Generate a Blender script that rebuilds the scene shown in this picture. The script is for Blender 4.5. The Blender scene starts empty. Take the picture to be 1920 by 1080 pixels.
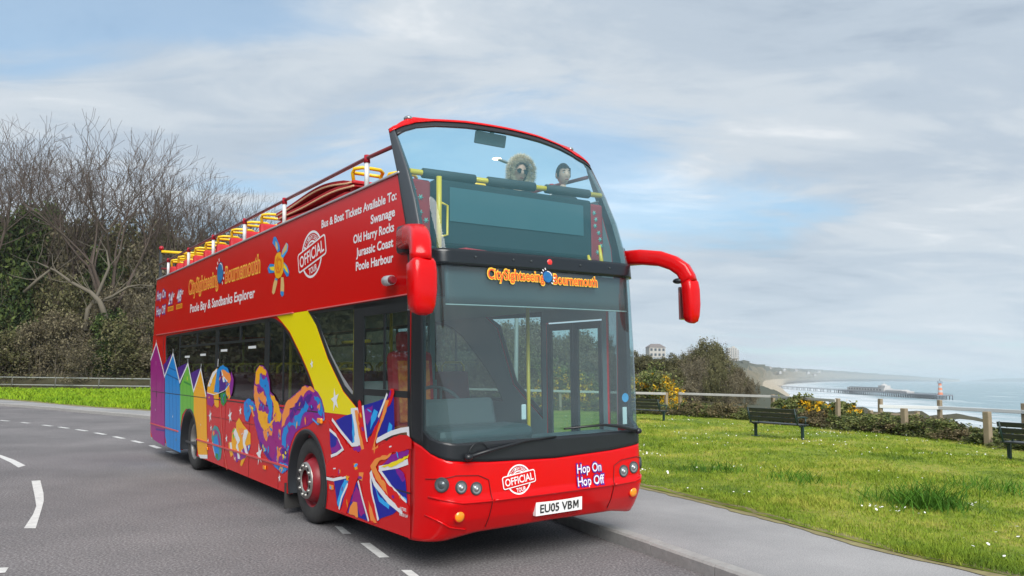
import bpy, bmesh, math, random
import numpy as np
from mathutils import Vector, Matrix
C = bpy.context.scene.collection
PI = math.pi
# ------------------------------------------------------------------ camera
F_PX, H_CAM = 1460.0, 1.7
ROLL = math.atan(0.0125); PITCH = math.radians(6.2923)
cr_, sr_ = math.cos(ROLL), math.sin(ROLL); cp_, sp_ = math.cos(PITCH), math.sin(PITCH)
R0, U0, W0 = Vector((1,0,0)), Vector((0,-sp_,cp_)), Vector((0,cp_,sp_))
RX, UX = R0*cr_ + U0*sr_, -R0*sr_ + U0*cr_
cam_d = bpy.data.cameras.new('camera'); cam = bpy.data.objects.new('camera', cam_d); C.objects.link(cam)
cam.matrix_world = Matrix(((RX.x,UX.x,-W0.x,0),(RX.y,UX.y,-W0.y,0),(RX.z,UX.z,-W0.z,H_CAM),(0,0,0,1)))
cam_d.sensor_width = 36; cam_d.lens = 36*F_PX/1920; cam_d.clip_start = .05; cam_d.clip_end = 60000
bpy.context.scene.camera = cam
def pxray(px, py): return RX*((px-960)/F_PX) + UX*(-(py-540)/F_PX) + W0
def gpt(px, py, z=0.0):
    d = pxray(px,py); t = (z-H_CAM)/d.z; return Vector((d.x*t, d.y*t, z))
def dpt(px, py, D):
    d = pxray(px,py); t = D/d.y; return Vector((d.x*t, D, H_CAM+d.z*t))
# ------------------------------------------------------------------ world, sun, exposure
SUN_EL, SUN_AZ = math.radians(40), math.radians(168)      # azimuth clockwise from +Y
W = bpy.data.worlds.new('World'); bpy.context.scene.world = W; W.use_nodes = True
nt = W.node_tree; N = nt.nodes; L = nt.links; N.clear()
def nd(t, **k):
    n = N.new(t)
    for a, b in k.items(): setattr(n, a, b)
    return n
def mth(op, a, b=None, c=None):
    n = N.new('ShaderNodeMath'); n.operation = op
    for i, v in enumerate((a, b, c)):
        if v is None: continue
        if isinstance(v, (int, float)): n.inputs[i].default_value = v
        else: L.new(v, n.inputs[i])
    return n.outputs[0]
sky = nd('ShaderNodeTexSky', sky_type='NISHITA', sun_disc=False, sun_elevation=SUN_EL, sun_rotation=SUN_AZ, air_density=1.0, dust_density=1.0, ozone_density=1.5)
tc = nd('ShaderNodeTexCoord'); sep = nd('ShaderNodeSeparateXYZ'); L.new(tc.outputs['Generated'], sep.inputs[0])
zc = mth('ADD', mth('MAXIMUM', sep.outputs[2], 0.0), 0.16)
cu = mth('DIVIDE', sep.outputs[0], zc); cv = mth('DIVIDE', sep.outputs[1], zc)
cmb = nd('ShaderNodeCombineXYZ'); L.new(cu, cmb.inputs[0]); L.new(cv, cmb.inputs[1])
def cloud_noise(scale, detail, rough, dist, off, stretch=(1,1,1)):
    mp = nd('ShaderNodeMapping'); mp.inputs['Location'].default_value = off; mp.inputs['Scale'].default_value = stretch; mp.inputs['Rotation'].default_value = (0,0,.25)
    L.new(cmb.outputs[0], mp.inputs[0])
    n = nd('ShaderNodeTexNoise'); n.inputs['Scale'].default_value = scale; n.inputs['Detail'].default_value = detail; n.inputs['Roughness'].default_value = rough; n.inputs['Distortion'].default_value = dist
    L.new(mp.outputs[0], n.inputs['Vector']); return n.outputs['Fac']
def ramp(fac, stops):
    r = nd('ShaderNodeValToRGB'); L.new(fac, r.inputs[0]); cr = r.color_ramp
    cr.interpolation = 'EASE'
    while len(cr.elements) < len(stops): cr.elements.new(.5)
    for e, (p, c) in zip(cr.elements, stops): e.position = p; e.color = (c[0], c[1], c[2], 1)
    return r.outputs[0]
n1 = cloud_noise(.62, 6, .55, .5, (2.2,15.0,0), (1,1.5,1)); n2 = cloud_noise(1.5, 8, .6, .5, (7.3,2.2,0), (1,1.9,1)); n3 = cloud_noise(.42, 4, .5, .3, (5.1,12.6,0), (1,2.2,1))
shade = mth('ADD', mth('MULTIPLY', n1, .52), mth('MULTIPLY', n2, .48))
CL = 7.0
cl = ramp(shade, [(.35, (.345*CL,.42*CL,.515*CL)), (.46, (.45*CL,.525*CL,.61*CL)), (.55, (.55*CL,.61*CL,.67*CL)), (.66, (.74*CL,.77*CL,.80*CL))])
cov = ramp(mth('ADD', mth('MULTIPLY', n3, .75), mth('MULTIPLY', n2, .25)), [(.37,(.62,.62,.62)), (.47,(1,1,1))])
skyb = nd('ShaderNodeVectorMath', operation='SCALE'); skyt = nd('ShaderNodeVectorMath', operation='MULTIPLY'); skyt.inputs[1].default_value = (.60,.98,1.06); L.new(sky.outputs[0], skyt.inputs[0]); L.new(skyt.outputs[0], skyb.inputs[0]); skyb.inputs['Scale'].default_value = 1.15
mix = nd('ShaderNodeMix', data_type='RGBA'); L.new(cov, mix.inputs[0]); L.new(skyb.outputs[0], mix.inputs[6]); L.new(cl, mix.inputs[7])
hz = ramp(mth('MULTIPLY', mth('MAXIMUM', sep.outputs[2], 0.0), 1.0), [(0.0,(1,1,1)), (.24,(0,0,0))])
mix2 = nd('ShaderNodeMix', data_type='RGBA'); L.new(mth('MULTIPLY', hz, .55), mix2.inputs[0]); L.new(mix.outputs[2], mix2.inputs[6]); mix2.inputs[7].default_value = (.56*CL,.66*CL,.74*CL,1)
bg = nd('ShaderNodeBackground'); bg.inputs[1].default_value = .1; L.new(mix2.outputs[2], bg.inputs[0])
wo = nd('ShaderNodeOutputWorld'); L.new(bg.outputs[0], wo.inputs[0])
sd = bpy.data.lights.new('sun','SUN'); sd.energy = 2.7; sd.angle = math.radians(42); sd.color = (1,.96,.9)
sun = bpy.data.objects.new('sun', sd); C.objects.link(sun)
sdir = Vector((math.sin(SUN_AZ)*math.cos(SUN_EL), math.cos(SUN_AZ)*math.cos(SUN_EL), math.sin(SUN_EL)))
sun.rotation_euler = sdir.to_track_quat('Z','Y').to_euler(); sun.location = (20,-10,40)
vs = bpy.context.scene.view_settings
vs.view_transform = 'Standard'; vs.look = 'None'; vs.exposure = 0.74; vs.gamma = 1; vs.use_curve_mapping = False
cy = bpy.context.scene.cycles
cy.max_bounces = 8; cy.transparent_max_bounces = 24; cy.diffuse_bounces = 3; cy.glossy_bounces = 3; cy.transmission_bounces = 4; cy.volume_bounces = 1
try: cy.use_denoising = True
except Exception: pass
# ------------------------------------------------------------------ materials
def lin(r, g=None, b=None, k=1.0):
    if g is None: g = b = r
    f = lambda v: ((v/255)/12.92 if v/255 <= .04045 else (((v/255)+.055)/1.055)**2.4)*k
    return (f(r), f(g), f(b))
MATS = {}
def M(name, col=(.5,.5,.5), rough=.5, metal=0, coat=0, spec=.5, noise=None, bump=None, nodes=None, emit=None):
    """noise=(scale, amount, second colour) mottles the base colour; bump=(scale, strength, distance)."""
    if name in MATS: return MATS[name]
    m = bpy.data.materials.new(name); m.use_nodes = True; MATS[name] = m
    t = m.node_tree; p = t.nodes['Principled BSDF']
    p.inputs['Base Color'].default_value = (*col,1); p.inputs['Roughness'].default_value = rough; p.inputs['Metallic'].default_value = metal
    p.inputs['Coat Weight'].default_value = coat; p.inputs['Coat Roughness'].default_value = .05; p.inputs['Specular IOR Level'].default_value = spec
    tcn = t.nodes.new('ShaderNodeTexCoord')
    if noise:
        sc, amt, c2 = noise[:3]; co = noise[3] if len(noise) > 3 else 'Object'
        n = t.nodes.new('ShaderNodeTexNoise'); n.inputs['Scale'].default_value = sc; n.inputs['Detail'].default_value = 6; n.inputs['Roughness'].default_value = .65
        src = tcn.outputs['Object']
        if co == 'World': src = t.nodes.new('ShaderNodeNewGeometry').outputs['Position']
        t.links.new(src, n.inputs['Vector'])
        r = t.nodes.new('ShaderNodeValToRGB'); r.color_ramp.elements[0].position = .5-.22; r.color_ramp.elements[1].position = .5+.22
        c1 = col; e0 = tuple(c1[i]*(1-amt)+c2[i]*amt for i in range(3))
        r.color_ramp.elements[0].color = (*c1,1); r.color_ramp.elements[1].color = (*e0,1)
        t.links.new(n.outputs['Fac'], r.inputs[0]); t.links.new(r.outputs[0], p.inputs['Base Color'])
    if bump:
        n = t.nodes.new('ShaderNodeTexNoise'); n.inputs['Scale'].default_value = bump[0]; n.inputs['Detail'].default_value = 5
        t.links.new(tcn.outputs['Object'], n.inputs['Vector'])
        b = t.nodes.new('ShaderNodeBump'); b.inputs['Strength'].default_value = bump[1]; b.inputs['Distance'].default_value = bump[2]
        t.links.new(n.outputs['Fac'], b.inputs['Height']); t.links.new(b.outputs[0], p.inputs['Normal'])
    if emit: p.inputs['Emission Color'].default_value = (*emit[0],1); p.inputs['Emission Strength'].default_value = emit[1]
    return m
def glass(name, tint, refl=1.45, veil=.03, rough=.02, dcol=(.5,.55,.55)):
    m = bpy.data.materials.new(name); m.use_nodes = True; MATS[name] = m; t = m.node_tree; t.nodes.clear()
    tr = t.nodes.new('ShaderNodeBsdfTransparent'); tr.inputs[0].default_value = (*tint,1)
    gl = t.nodes.new('ShaderNodeBsdfGlossy'); gl.inputs['Roughness'].default_value = rough; gl.inputs[0].default_value = (.95,.97,1,1)
    df = t.nodes.new('ShaderNodeBsdfDiffuse'); df.inputs[0].default_value = (*dcol,1)
    fr = t.nodes.new('ShaderNodeFresnel'); gm = t.nodes.new('ShaderNodeNewGeometry'); iv = t.nodes.new('ShaderNodeMath'); iv.operation = 'MULTIPLY_ADD'   # same sheet reflection from either face
    iv.inputs[1].default_value = 1/refl-refl; iv.inputs[2].default_value = refl; t.links.new(gm.outputs['Backfacing'], iv.inputs[0]); t.links.new(iv.outputs[0], fr.inputs[0])
    m1 = t.nodes.new('ShaderNodeMixShader'); m1.inputs[0].default_value = veil; t.links.new(tr.outputs[0], m1.inputs[1]); t.links.new(df.outputs[0], m1.inputs[2])  # flat diffuse veil: part dirt film, part painted haze of reflected sky
    m2 = t.nodes.new('ShaderNodeMixShader'); t.links.new(fr.outputs[0], m2.inputs[0]); t.links.new(m1.outputs[0], m2.inputs[1]); t.links.new(gl.outputs[0], m2.inputs[2])
    o = t.nodes.new('ShaderNodeOutputMaterial'); t.links.new(m2.outputs[0], o.inputs[0]); return m
# ------------------------------------------------------------------ mesh helpers
def tag(o, label=None, cat=None, group=None, kind=None):
    if label: o['label'] = label
    if cat: o['category'] = cat
    if group: o['group'] = group
    if kind: o['kind'] = kind
    return o
def empty(name, loc=(0,0,0), rz=0.0):
    o = bpy.data.objects.new(name, None); C.objects.link(o); o.location = loc; o.rotation_euler = (0,0,rz); o.empty_display_size = .2; return o
def children(o): return [c for c in bpy.data.objects if c.parent == o]
def copy_tree(o, parent=None):
    c = o.copy(); C.objects.link(c); c.parent = parent
    for ch in list(o.children): copy_tree(ch, c)
    return c
def link(name, me, parent=None):
    o = bpy.data.objects.new(name, me); C.objects.link(o)
    if parent: o.parent = parent
    return o
class MB:
    def __init__(s): s.v = []; s.f = []; s.m = []; s.sm = []
    def add(s, vs, fs, mi=0, smooth=False):
        b = len(s.v); s.v += [tuple(v) for v in vs]; s.f += [tuple(b+i for i in f) for f in fs]; s.m += [mi]*len(fs); s.sm += [smooth]*len(fs); return s
    def box(s, c, d, rot=None, mi=0, bev=0.0):
        x,y,z = d[0]/2,d[1]/2,d[2]/2
        if bev > 0:
            b = min(bev, x*.9, y*.9, z*.9); bm = bmesh.new(); bmesh.ops.create_cube(bm, size=1)
            for v in bm.verts: v.co = Vector((v.co.x*2*x, v.co.y*2*y, v.co.z*2*z))
            bmesh.ops.bevel(bm, geom=bm.edges[:], offset=b, segments=2, profile=.5, affect='EDGES')
            vs = [v.co.copy() for v in bm.verts]; bm.verts.index_update(); fs = [[v.index for v in f.verts] for f in bm.faces]; bm.free()
        else:
            vs = [Vector((i*x,j*y,k*z)) for i in (-1,1) for j in (-1,1) for k in (-1,1)]
            fs = [(0,1,3,2),(4,6,7,5),(0,4,5,1),(2,3,7,6),(0,2,6,4),(1,5,7,3)]
        if rot is not None: vs = [rot @ v for v in vs]
        c = Vector(c); return s.add([v+c for v in vs], fs, mi)
    def tube(s, pts, r, n=8, mi=0, cap=True, smooth=True, flat=1.0, sq=1.0):
        pts = [Vector(p) for p in pts]; rs = r if isinstance(r,(list,tuple)) else [r]*len(pts)
        vs = []; prev = None
        for i, p in enumerate(pts):
            d = (pts[min(i+1,len(pts)-1)] - pts[max(i-1,0)])
            d = d.normalized() if d.length > 1e-9 else Vector((0,0,1))
            if prev is None:
                a = Vector((0,0,1)) if abs(d.z) < .9 else Vector((1,0,0)); u = d.cross(a).normalized()
            else: u = (prev - d*prev.dot(d)); u = u.normalized() if u.length > 1e-6 else d.orthogonal().normalized()
            prev = u; w = d.cross(u)
            for k in range(n):
                a = 2*PI*k/n; ca, sa_ = math.cos(a), math.sin(a); ca, sa_ = math.copysign(abs(ca)**sq, ca), math.copysign(abs(sa_)**sq, sa_); vs.append(p + u*(rs[i]*ca) + w*(rs[i]*flat*sa_))
        fs = []
        for i in range(len(pts)-1):
            for k in range(n): fs.append((i*n+k, i*n+(k+1)%n, (i+1)*n+(k+1)%n, (i+1)*n+k))
        s.add(vs, fs, mi, smooth)
        if cap:
            b = len(s.v)-len(vs); e = len(s.v)-n; s.f += [tuple(range(b+n-1,b-1,-1)), tuple(range(e,e+n))]; s.m += [mi]*2; s.sm += [False]*2
        return s
    def lathe(s, prof, c, axis='Y', n=32, mi=0, smooth=True):
        """prof = [(radius, offset along axis)]"""
        vs = []
        for r, h in prof:
            for k in range(n):
                a = 2*PI*k/n; x, y = r*math.cos(a), r*math.sin(a)
                vs.append(Vector(c) + (Vector((x,h,y)) if axis=='Y' else Vector((x,y,h)) if axis=='Z' else Vector((h,x,y))))
        fs = []
        for i in range(len(prof)-1):
            for k in range(n): fs.append((i*n+k, i*n+(k+1)%n, (i+1)*n+(k+1)%n, (i+1)*n+k))
        return s.add(vs, fs, mi, smooth)
    def ball(s, c, r, n=12, mi=0, rot=None):
        r = (r,r,r) if isinstance(r,(int,float)) else r; vs = []; h = n//2+1
        for i in range(h+1):
            th = PI*i/h
            for k in range(n):
                a = 2*PI*k/n; v = Vector((r[0]*math.sin(th)*math.cos(a), r[1]*math.sin(th)*math.sin(a), r[2]*math.cos(th)))
                vs.append(Vector(c) + (rot @ v if rot is not None else v))
        fs = [(i*n+k, (i+1)*n+k, (i+1)*n+(k+1)%n, i*n+(k+1)%n) for i in range(h) for k in range(n)]
        return s.add(vs, fs, mi, True)
    def prism(s, poly, z0, z1, mi=0):
        n = len(poly); vs = [(x,y,z0) for x,y in poly]+[(x,y,z1) for x,y in poly]
        return s.add(vs, [tuple(range(n-1,-1,-1)), tuple(range(n,2*n))]+[(i,(i+1)%n,n+(i+1)%n,n+i) for i in range(n)], mi)
    def mesh(s, name, mats):
        me = bpy.data.meshes.new(name); me.from_pydata(s.v, [], s.f)
        for m in (mats if isinstance(mats,(list,tuple)) else [mats]): me.materials.append(m)
        if s.f:
            me.polygons.foreach_set('material_index', s.m); me.polygons.foreach_set('use_smooth', s.sm)
        me.update(); return me
    def build(s, name, mats, parent=None): return link(name, s.mesh(name, mats), parent)
def fast_mesh(name, verts, faces, mats, midx=None, k=4, smooth=False):
    """numpy verts (n,3), faces (m,k)"""
    me = bpy.data.meshes.new(name); n = len(verts); m = len(faces)
    me.vertices.add(n); me.vertices.foreach_set('co', np.asarray(verts, np.float32).ravel())
    me.loops.add(m*k); me.loops.foreach_set('vertex_index', np.asarray(faces, np.int32).ravel())
    me.polygons.add(m); me.polygons.foreach_set('loop_start', np.arange(0, m*k, k, dtype=np.int32))
    try: me.polygons.foreach_set('loop_total', np.full(m, k, np.int32))
    except Exception: pass
    for mm in mats: me.materials.append(mm)
    if midx is not None: me.polygons.foreach_set('material_index', np.asarray(midx, np.int32))
    if smooth: me.polygons.foreach_set('use_smooth', np.ones(m, bool))
    me.update(calc_edges=True); me.validate(); return me
def curve_mesh(outer, holes, half):
    cu = bpy.data.curves.new('tmp','CURVE'); cu.dimensions = '2D'; cu.fill_mode = 'BOTH'; cu.extrude = half
    for poly in [outer]+list(holes):
        sp = cu.splines.new('POLY'); sp.points.add(len(poly)-1)
        for p, (x,y) in zip(sp.points, poly): p.co = (x,y,0,1)
        sp.use_cyclic_u = True
    ob = bpy.data.objects.new('tmp', cu); me = bpy.data.meshes.new_from_object(ob)
    bpy.data.objects.remove(ob); bpy.data.curves.remove(cu); return me
def side_plate(name, outer, holes, y, thick, mat, parent):
    """flat panel in the bus's side plane: outline in (s, z), centred on lateral y"""
    me = curve_mesh(outer, holes, thick/2)
    for v in me.vertices: v.co = (v.co.x, y + v.co.z, v.co.y)
    me.materials.clear(); me.materials.append(mat); me.update(); o = link(name, me, parent); return o
def text_data(s, shear=0.0, fat=0.0, space=1.0):
    cu = bpy.data.curves.new('tmp','FONT'); cu.body = s; cu.size = 1; cu.shear = shear; cu.offset = fat; cu.space_character = space; cu.resolution_u = 3
    ob = bpy.data.objects.new('tmp', cu); me = bpy.data.meshes.new_from_object(ob)
    vs = np.zeros(len(me.vertices)*3, np.float32); me.vertices.foreach_get('co', vs); vs = vs.reshape(-1,3)
    fs = [tuple(p.vertices) for p in me.polygons]; bpy.data.objects.remove(ob); bpy.data.curves.remove(cu); bpy.data.meshes.remove(me)
    return vs[:, :2].copy(), fs
def text_fit(s, x0, x1, base, cap, rot=0.0, pivot=None, **k):
    """glyph faces scaled so that the string spans x0..x1 and a capital is `cap` high"""
    v, f = text_data(s, **k); lo, hi = v[:,0].min(), v[:,0].max()
    v[:,0] = x0 + (v[:,0]-lo)*(x1-x0)/max(1e-6,(hi-lo)); v[:,1] = base + v[:,1]*cap/.69
    if rot:
        px_, py_ = pivot; c, n = math.cos(rot), math.sin(rot); a = v - np.array([px_,py_]); v = np.stack([a[:,0]*c-a[:,1]*n+px_, a[:,0]*n+a[:,1]*c+py_], 1)
    return v, f
def stroke(pts, w):
    P = [Vector(p) for p in pts]; n = len(P); Lf, Rt = [], []
    for i in range(n):
        d0 = (P[i]-P[i-1]).normalized() if i > 0 else None; d1 = (P[i+1]-P[i]).normalized() if i < n-1 else None
        d = (d0 or d1) if (d0 is None or d1 is None) else ((d0+d1).normalized() if (d0+d1).length > .2 else d1)
        nn = Vector((-d.y, d.x)); k = 1.0
        if d0 is not None and d1 is not None: k = min(2.2, 1/max(.35, nn.dot(Vector((-d1.y,d1.x)))))
        Lf.append(P[i]+nn*w/2*k); Rt.append(P[i]-nn*w/2*k)
    vs = [tuple(p) for p in Lf]+[tuple(p) for p in Rt]
    return vs, [(i, n+i, n+i+1, i+1) for i in range(n-1)]

def explode(o):
    """one object per loose piece of a part"""
    me = o.data; n = len(me.vertices); par = list(range(n))
    def find(a):
        while par[a] != a: par[a] = par[par[a]]; a = par[a]
        return a
    for e in me.edges:
        a, b = find(e.vertices[0]), find(e.vertices[1])
        if a != b: par[a] = b
    groups = {}
    for p in me.polygons: groups.setdefault(find(p.vertices[0]), []).append(p)
    if len(groups) < 2: return [o]
    out = []
    for g in groups.values():
        ids = sorted({v for p in g for v in p.vertices}); mp = {v: i for i, v in enumerate(ids)}
        m2 = bpy.data.meshes.new(o.name); m2.from_pydata([me.vertices[v].co[:] for v in ids], [], [[mp[v] for v in p.vertices] for p in g])
        for m in me.materials: m2.materials.append(m)
        for q, p in zip(m2.polygons, g): q.material_index = p.material_index; q.use_smooth = p.use_smooth
        out.append(link(o.name.split('.')[0], m2, o.parent))
    bpy.data.objects.remove(o); return out
HAZE = 0.00019
# ------------------------------------------------------------------ the setting
rng = np.random.default_rng(7); random.seed(7)
def asphalt(name, c0, c1, c2, grain=90):
    m = M(name, c1, .92, spec=.25); t = m.node_tree; p = t.nodes['Principled BSDF']
    g = t.nodes.new('ShaderNodeNewGeometry').outputs['Position']
    def no(sc, de, ro=.6):
        n = t.nodes.new('ShaderNodeTexNoise'); n.inputs['Scale'].default_value = sc; n.inputs['Detail'].default_value = de; n.inputs['Roughness'].default_value = ro; t.links.new(g, n.inputs['Vector']); return n.outputs['Fac']
    r = t.nodes.new('ShaderNodeValToRGB'); e = r.color_ramp.elements; e[0].position = .32; e[0].color = (*c0,1); e[1].position = .70; e[1].color = (*c2,1)
    e2 = r.color_ramp.elements.new(.5); e2.color = (*c1,1)
    t.links.new(no(grain, 3, .75), r.inputs[0])
    r2 = t.nodes.new('ShaderNodeValToRGB'); r2.color_ramp.elements[0].position = .3; r2.color_ramp.elements[0].color = (.74,.74,.75,1); r2.color_ramp.elements[1].position = .7; r2.color_ramp.elements[1].color = (1.16,1.14,1.14,1)
    t.links.new(no(.45, 7, .6), r2.inputs[0])
    mx = t.nodes.new('ShaderNodeMix'); mx.data_type = 'RGBA'; mx.blend_type = 'MULTIPLY'; mx.inputs[0].default_value = 1
    t.links.new(r.outputs[0], mx.inputs[6]); t.links.new(r2.outputs[0], mx.inputs[7]); t.links.new(mx.outputs[2], p.inputs['Base Color'])
    b = t.nodes.new('ShaderNodeBump'); b.inputs['Strength'].default_value = .5; b.inputs['Distance'].default_value = .006
    t.links.new(no(grain*.9, 2), b.inputs['Height']); t.links.new(b.outputs[0], p.inputs['Normal']); return m
m_road = asphalt('asphalt', (.085,.080,.082), (.168,.161,.164), (.36,.345,.35), 44)
m_pave = asphalt('pavement_asphalt', (.22,.22,.222), (.31,.308,.31), (.43,.428,.43), 85)
m_kerb = M('kerb_stone', (.36,.35,.34), .9, noise=(14,.5,(.17,.165,.16),'World'), bump=(60,.3,.01))
m_paint = M('road_paint', (.72,.72,.70), .8, noise=(9,.6,(.36,.35,.35),'World'))
m_soil = M('soil', (.20,.16,.09), .95, noise=(12,.8,(.32,.30,.12),'World'))
def grass_mat(name, cols):
    m = M(name, cols[0], .85, spec=.2); t = m.node_tree; p = t.nodes['Principled BSDF']; g = t.nodes.new('ShaderNodeNewGeometry').outputs['Position']
    def no(sc, de):
        n = t.nodes.new('ShaderNodeTexNoise'); n.inputs['Scale'].default_value = sc; n.inputs['Detail'].default_value = de; n.inputs['Roughness'].default_value = .65; t.links.new(g, n.inputs['Vector']); return n.outputs['Fac']
    r = t.nodes.new('ShaderNodeValToRGB'); e = r.color_ramp.elements; e[0].position = .33; e[0].color = (*cols[0],1); e[1].position = .66; e[1].color = (*cols[2],1); k = e.new(.5); k.color = (*cols[1],1)
    a = t.nodes.new('ShaderNodeMath'); a.operation = 'MULTIPLY_ADD'; a.inputs[1].default_value = .6; b = t.nodes.new('ShaderNodeMath'); b.operation = 'MULTIPLY'; b.inputs[1].default_value = .4
    t.links.new(no(7.0,3), b.inputs[0]); t.links.new(no(.55,5), a.inputs[0]); t.links.new(b.outputs[0], a.inputs[2]); t.links.new(a.outputs[0], r.inputs[0]); t.links.new(r.outputs[0], p.inputs['Base Color']); return m
G_COL = [(.045,.105,.014), (.19,.27,.022), (.46,.42,.09)]
m_lawn = grass_mat('lawn_turf', [(.06,.12,.014), (.19,.24,.022), (.36,.30,.09)])
m_blade = grass_mat('grass_blade', G_COL)
# polylines (world metres)
KERB = [(9,-9),(4.6,.8),(2.75,4.6),(1.9,6.43),(1.56,7.19),(1.19,7.93),(.84,8.66),(.06,10.28),(-1.43,12.9),(-3.03,15.44),(-4.9,18.1),(-7.9,22.2),(-12.2,26.9),(-16.4,30.3),(-22.1,34.6),(-40,46),(-75,66)]
GRASS = [(11.5,-8),(7.0,1.6),(5.0,4.9),(4.03,6.56),(3.64,7.15),(3.36,7.81),(2.79,9.39),(1.96,11.25),(.6,13.9),(-1.2,16.9),(-3.2,20.2),(-6.9,25.6),(-13.4,30.1),(-18.2,33.4),(-25.0,39.0),(-42,50.5),(-77,70)]
OUTER = [(17,-10),(16,2),(16.0,8),(15.6,12),(14.8,15),(13.6,18),(12.8,22),(12.3,27),(11.2,34),(9,43),(4,52),(2,60),(-12,61),(-24,62),(-36,63),(-54,65),(-90,76)]
def resample(P, n):
    P = np.array(P, float); m = len(P); t = np.linspace(0, m-1, n); i = np.clip(t.astype(int), 0, m-2); f = (t-i)[:,None]
    p0 = P[np.clip(i-1,0,m-1)]; p1 = P[i]; p2 = P[i+1]; p3 = P[np.clip(i+2,0,m-1)]
    return .5*((2*p1)+(-p0+p2)*f+(2*p0-5*p1+4*p2-p3)*f**2+(-p0+3*p1-3*p2+p3)*f**3)
def by_length(P, step):
    Q = resample(P, 1600); d = np.concatenate([[0], np.cumsum(np.linalg.norm(np.diff(Q,axis=0),axis=1))]); t = np.arange(0, d[-1], step)
    return np.stack([np.interp(t, d, Q[:,0]), np.interp(t, d, Q[:,1])], 1)
def inside(P, poly):
    x, y = P[:,0], P[:,1]; r = np.zeros(len(P), bool); n = len(poly); j = n-1
    for i in range(n):
        xi, yi = poly[i]; xj, yj = poly[j]
        c = ((yi > y) != (yj > y)) & (x < (xj-xi)*(y-yi)/((yj-yi) if yj != yi else 1e-9)+xi); r ^= c; j = i
    return r
def vnoise(x, y, s, seed=0):
    """cheap smooth value noise"""
    x = np.asarray(x)*s; y = np.asarray(y)*s; xi = np.floor(x).astype(int); yi = np.floor(y).astype(int); fx = x-xi; fy = y-yi; fx = fx*fx*(3-2*fx); fy = fy*fy*(3-2*fy)
    def h(a, b):
        v = np.sin((a*127.1+b*311.7+seed*74.7))*43758.5453; return v-np.floor(v)
    return (h(xi,yi)*(1-fx)+h(xi+1,yi)*fx)*(1-fy)+(h(xi,yi+1)*(1-fx)+h(xi+1,yi+1)*fx)*fy
def strip(name, A, B, za, zb, mat, rows=1, zf=None):
    n = len(A); vs = []; fs = []
    for j in range(rows+1):
        f = j/rows
        for i in range(n):
            x = A[i][0]*(1-f)+B[i][0]*f; y = A[i][1]*(1-f)+B[i][1]*f; vs.append((x,y,za*(1-f)+zb*f))
    vs = np.array(vs)
    if zf is not None: vs[:,2] += zf(vs[:,0], vs[:,1])*np.clip(np.repeat(np.arange(rows+1), n)/5.0, 0, 1)
    for j in range(rows):
        for i in range(n-1): fs.append((j*n+i, j*n+i+1, (j+1)*n+i+1, (j+1)*n+i))
    return link(name, fast_mesh(name, vs, np.array(fs), [mat], smooth=True))
# road sheet
kr = resample(KERB, 160)
rp = [tuple(p) for p in kr] + [(-140,66),(-140,-60),(9,-60)]
tag(link('road', (lambda b: (b.add([(x,y,0) for x,y in rp], [tuple(range(len(rp)))]), b.mesh('road', m_road))[1])(MB())), kind='structure')
# kerb stones
ks = by_length(KERB, .915); kb = MB()
def kerb_off(P, d):
    T = np.gradient(P, axis=0); T /= np.linalg.norm(T, axis=1)[:,None]; return P + np.stack([T[:,1], -T[:,0]], 1)*d
ki = kerb_off(ks, .14)
for i in range(len(ks)-1):
    a, b, c, d = Vector((*ks[i],0)), Vector((*ks[i+1],0)), Vector((*ki[i+1],0)), Vector((*ki[i],0)); e = (b-a).normalized()*.004
    q = [a+e,b-e,c-e,d+e]; h = .12+random.uniform(-.004,.004); ch = .02
    nrm = (d-a).normalized()
    top = [q[0]+nrm*ch, q[1]+nrm*ch, q[2], q[3]]
    vs = [(v.x,v.y,-.02) for v in q]+[(q[0].x,q[0].y,h-ch),(q[1].x,q[1].y,h-ch)]+[(v.x,v.y,h) for v in top]
    kb.add(vs, [(0,1,5,4),(4,5,7,6),(6,7,8,9),(2,3,9,8),(0,4,6,9,3),(1,2,8,7,5)])
tag(kb.build('kerb', m_kerb), kind='structure')
NP_ = 150
ka = kerb_off(resample(KERB, NP_), .14); gb = resample(GRASS, NP_)
tag(strip('pavement', ka, gb, .105, .105, m_pave, 2), kind='structure')
# grass edge: a ragged line of soil and thatch
ge = resample(GRASS, 900); go = ge.copy(); T = np.gradient(ge, axis=0); T /= np.linalg.norm(T,axis=1)[:,None]; nn = np.stack([T[:,1],-T[:,0]],1)
wj = vnoise(ge[:,0], ge[:,1], 1.7, 3)*.09+vnoise(ge[:,0], ge[:,1], 6.0, 8)*.07+.005; wk = .04+vnoise(ge[:,0], ge[:,1], 2.6, 5)*.10+vnoise(ge[:,0], ge[:,1], 7.0, 11)*.08
tag(strip('soil_edge', ge-nn*wj[:,None], ge+nn*wk[:,None],   .111, .134, m_soil), kind='structure')
def lawn_z(x, y): return (vnoise(x,y,.35,1)-.5)*.10+(vnoise(x,y,1.3,2)-.5)*.045
ol = resample(OUTER, 260); gl = resample(GRASS, 260)
T = np.gradient(gl, axis=0); T /= np.linalg.norm(T,axis=1)[:,None]; gl2 = gl + np.stack([T[:,1],-T[:,0]],1)*.0
tag(strip('lawn', gl2, ol, .125, .16, m_lawn, 70, lawn_z), kind='structure')
LAWN_POLY = [tuple(p) for p in gl2] + [tuple(p) for p in ol[::-1]]
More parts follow.
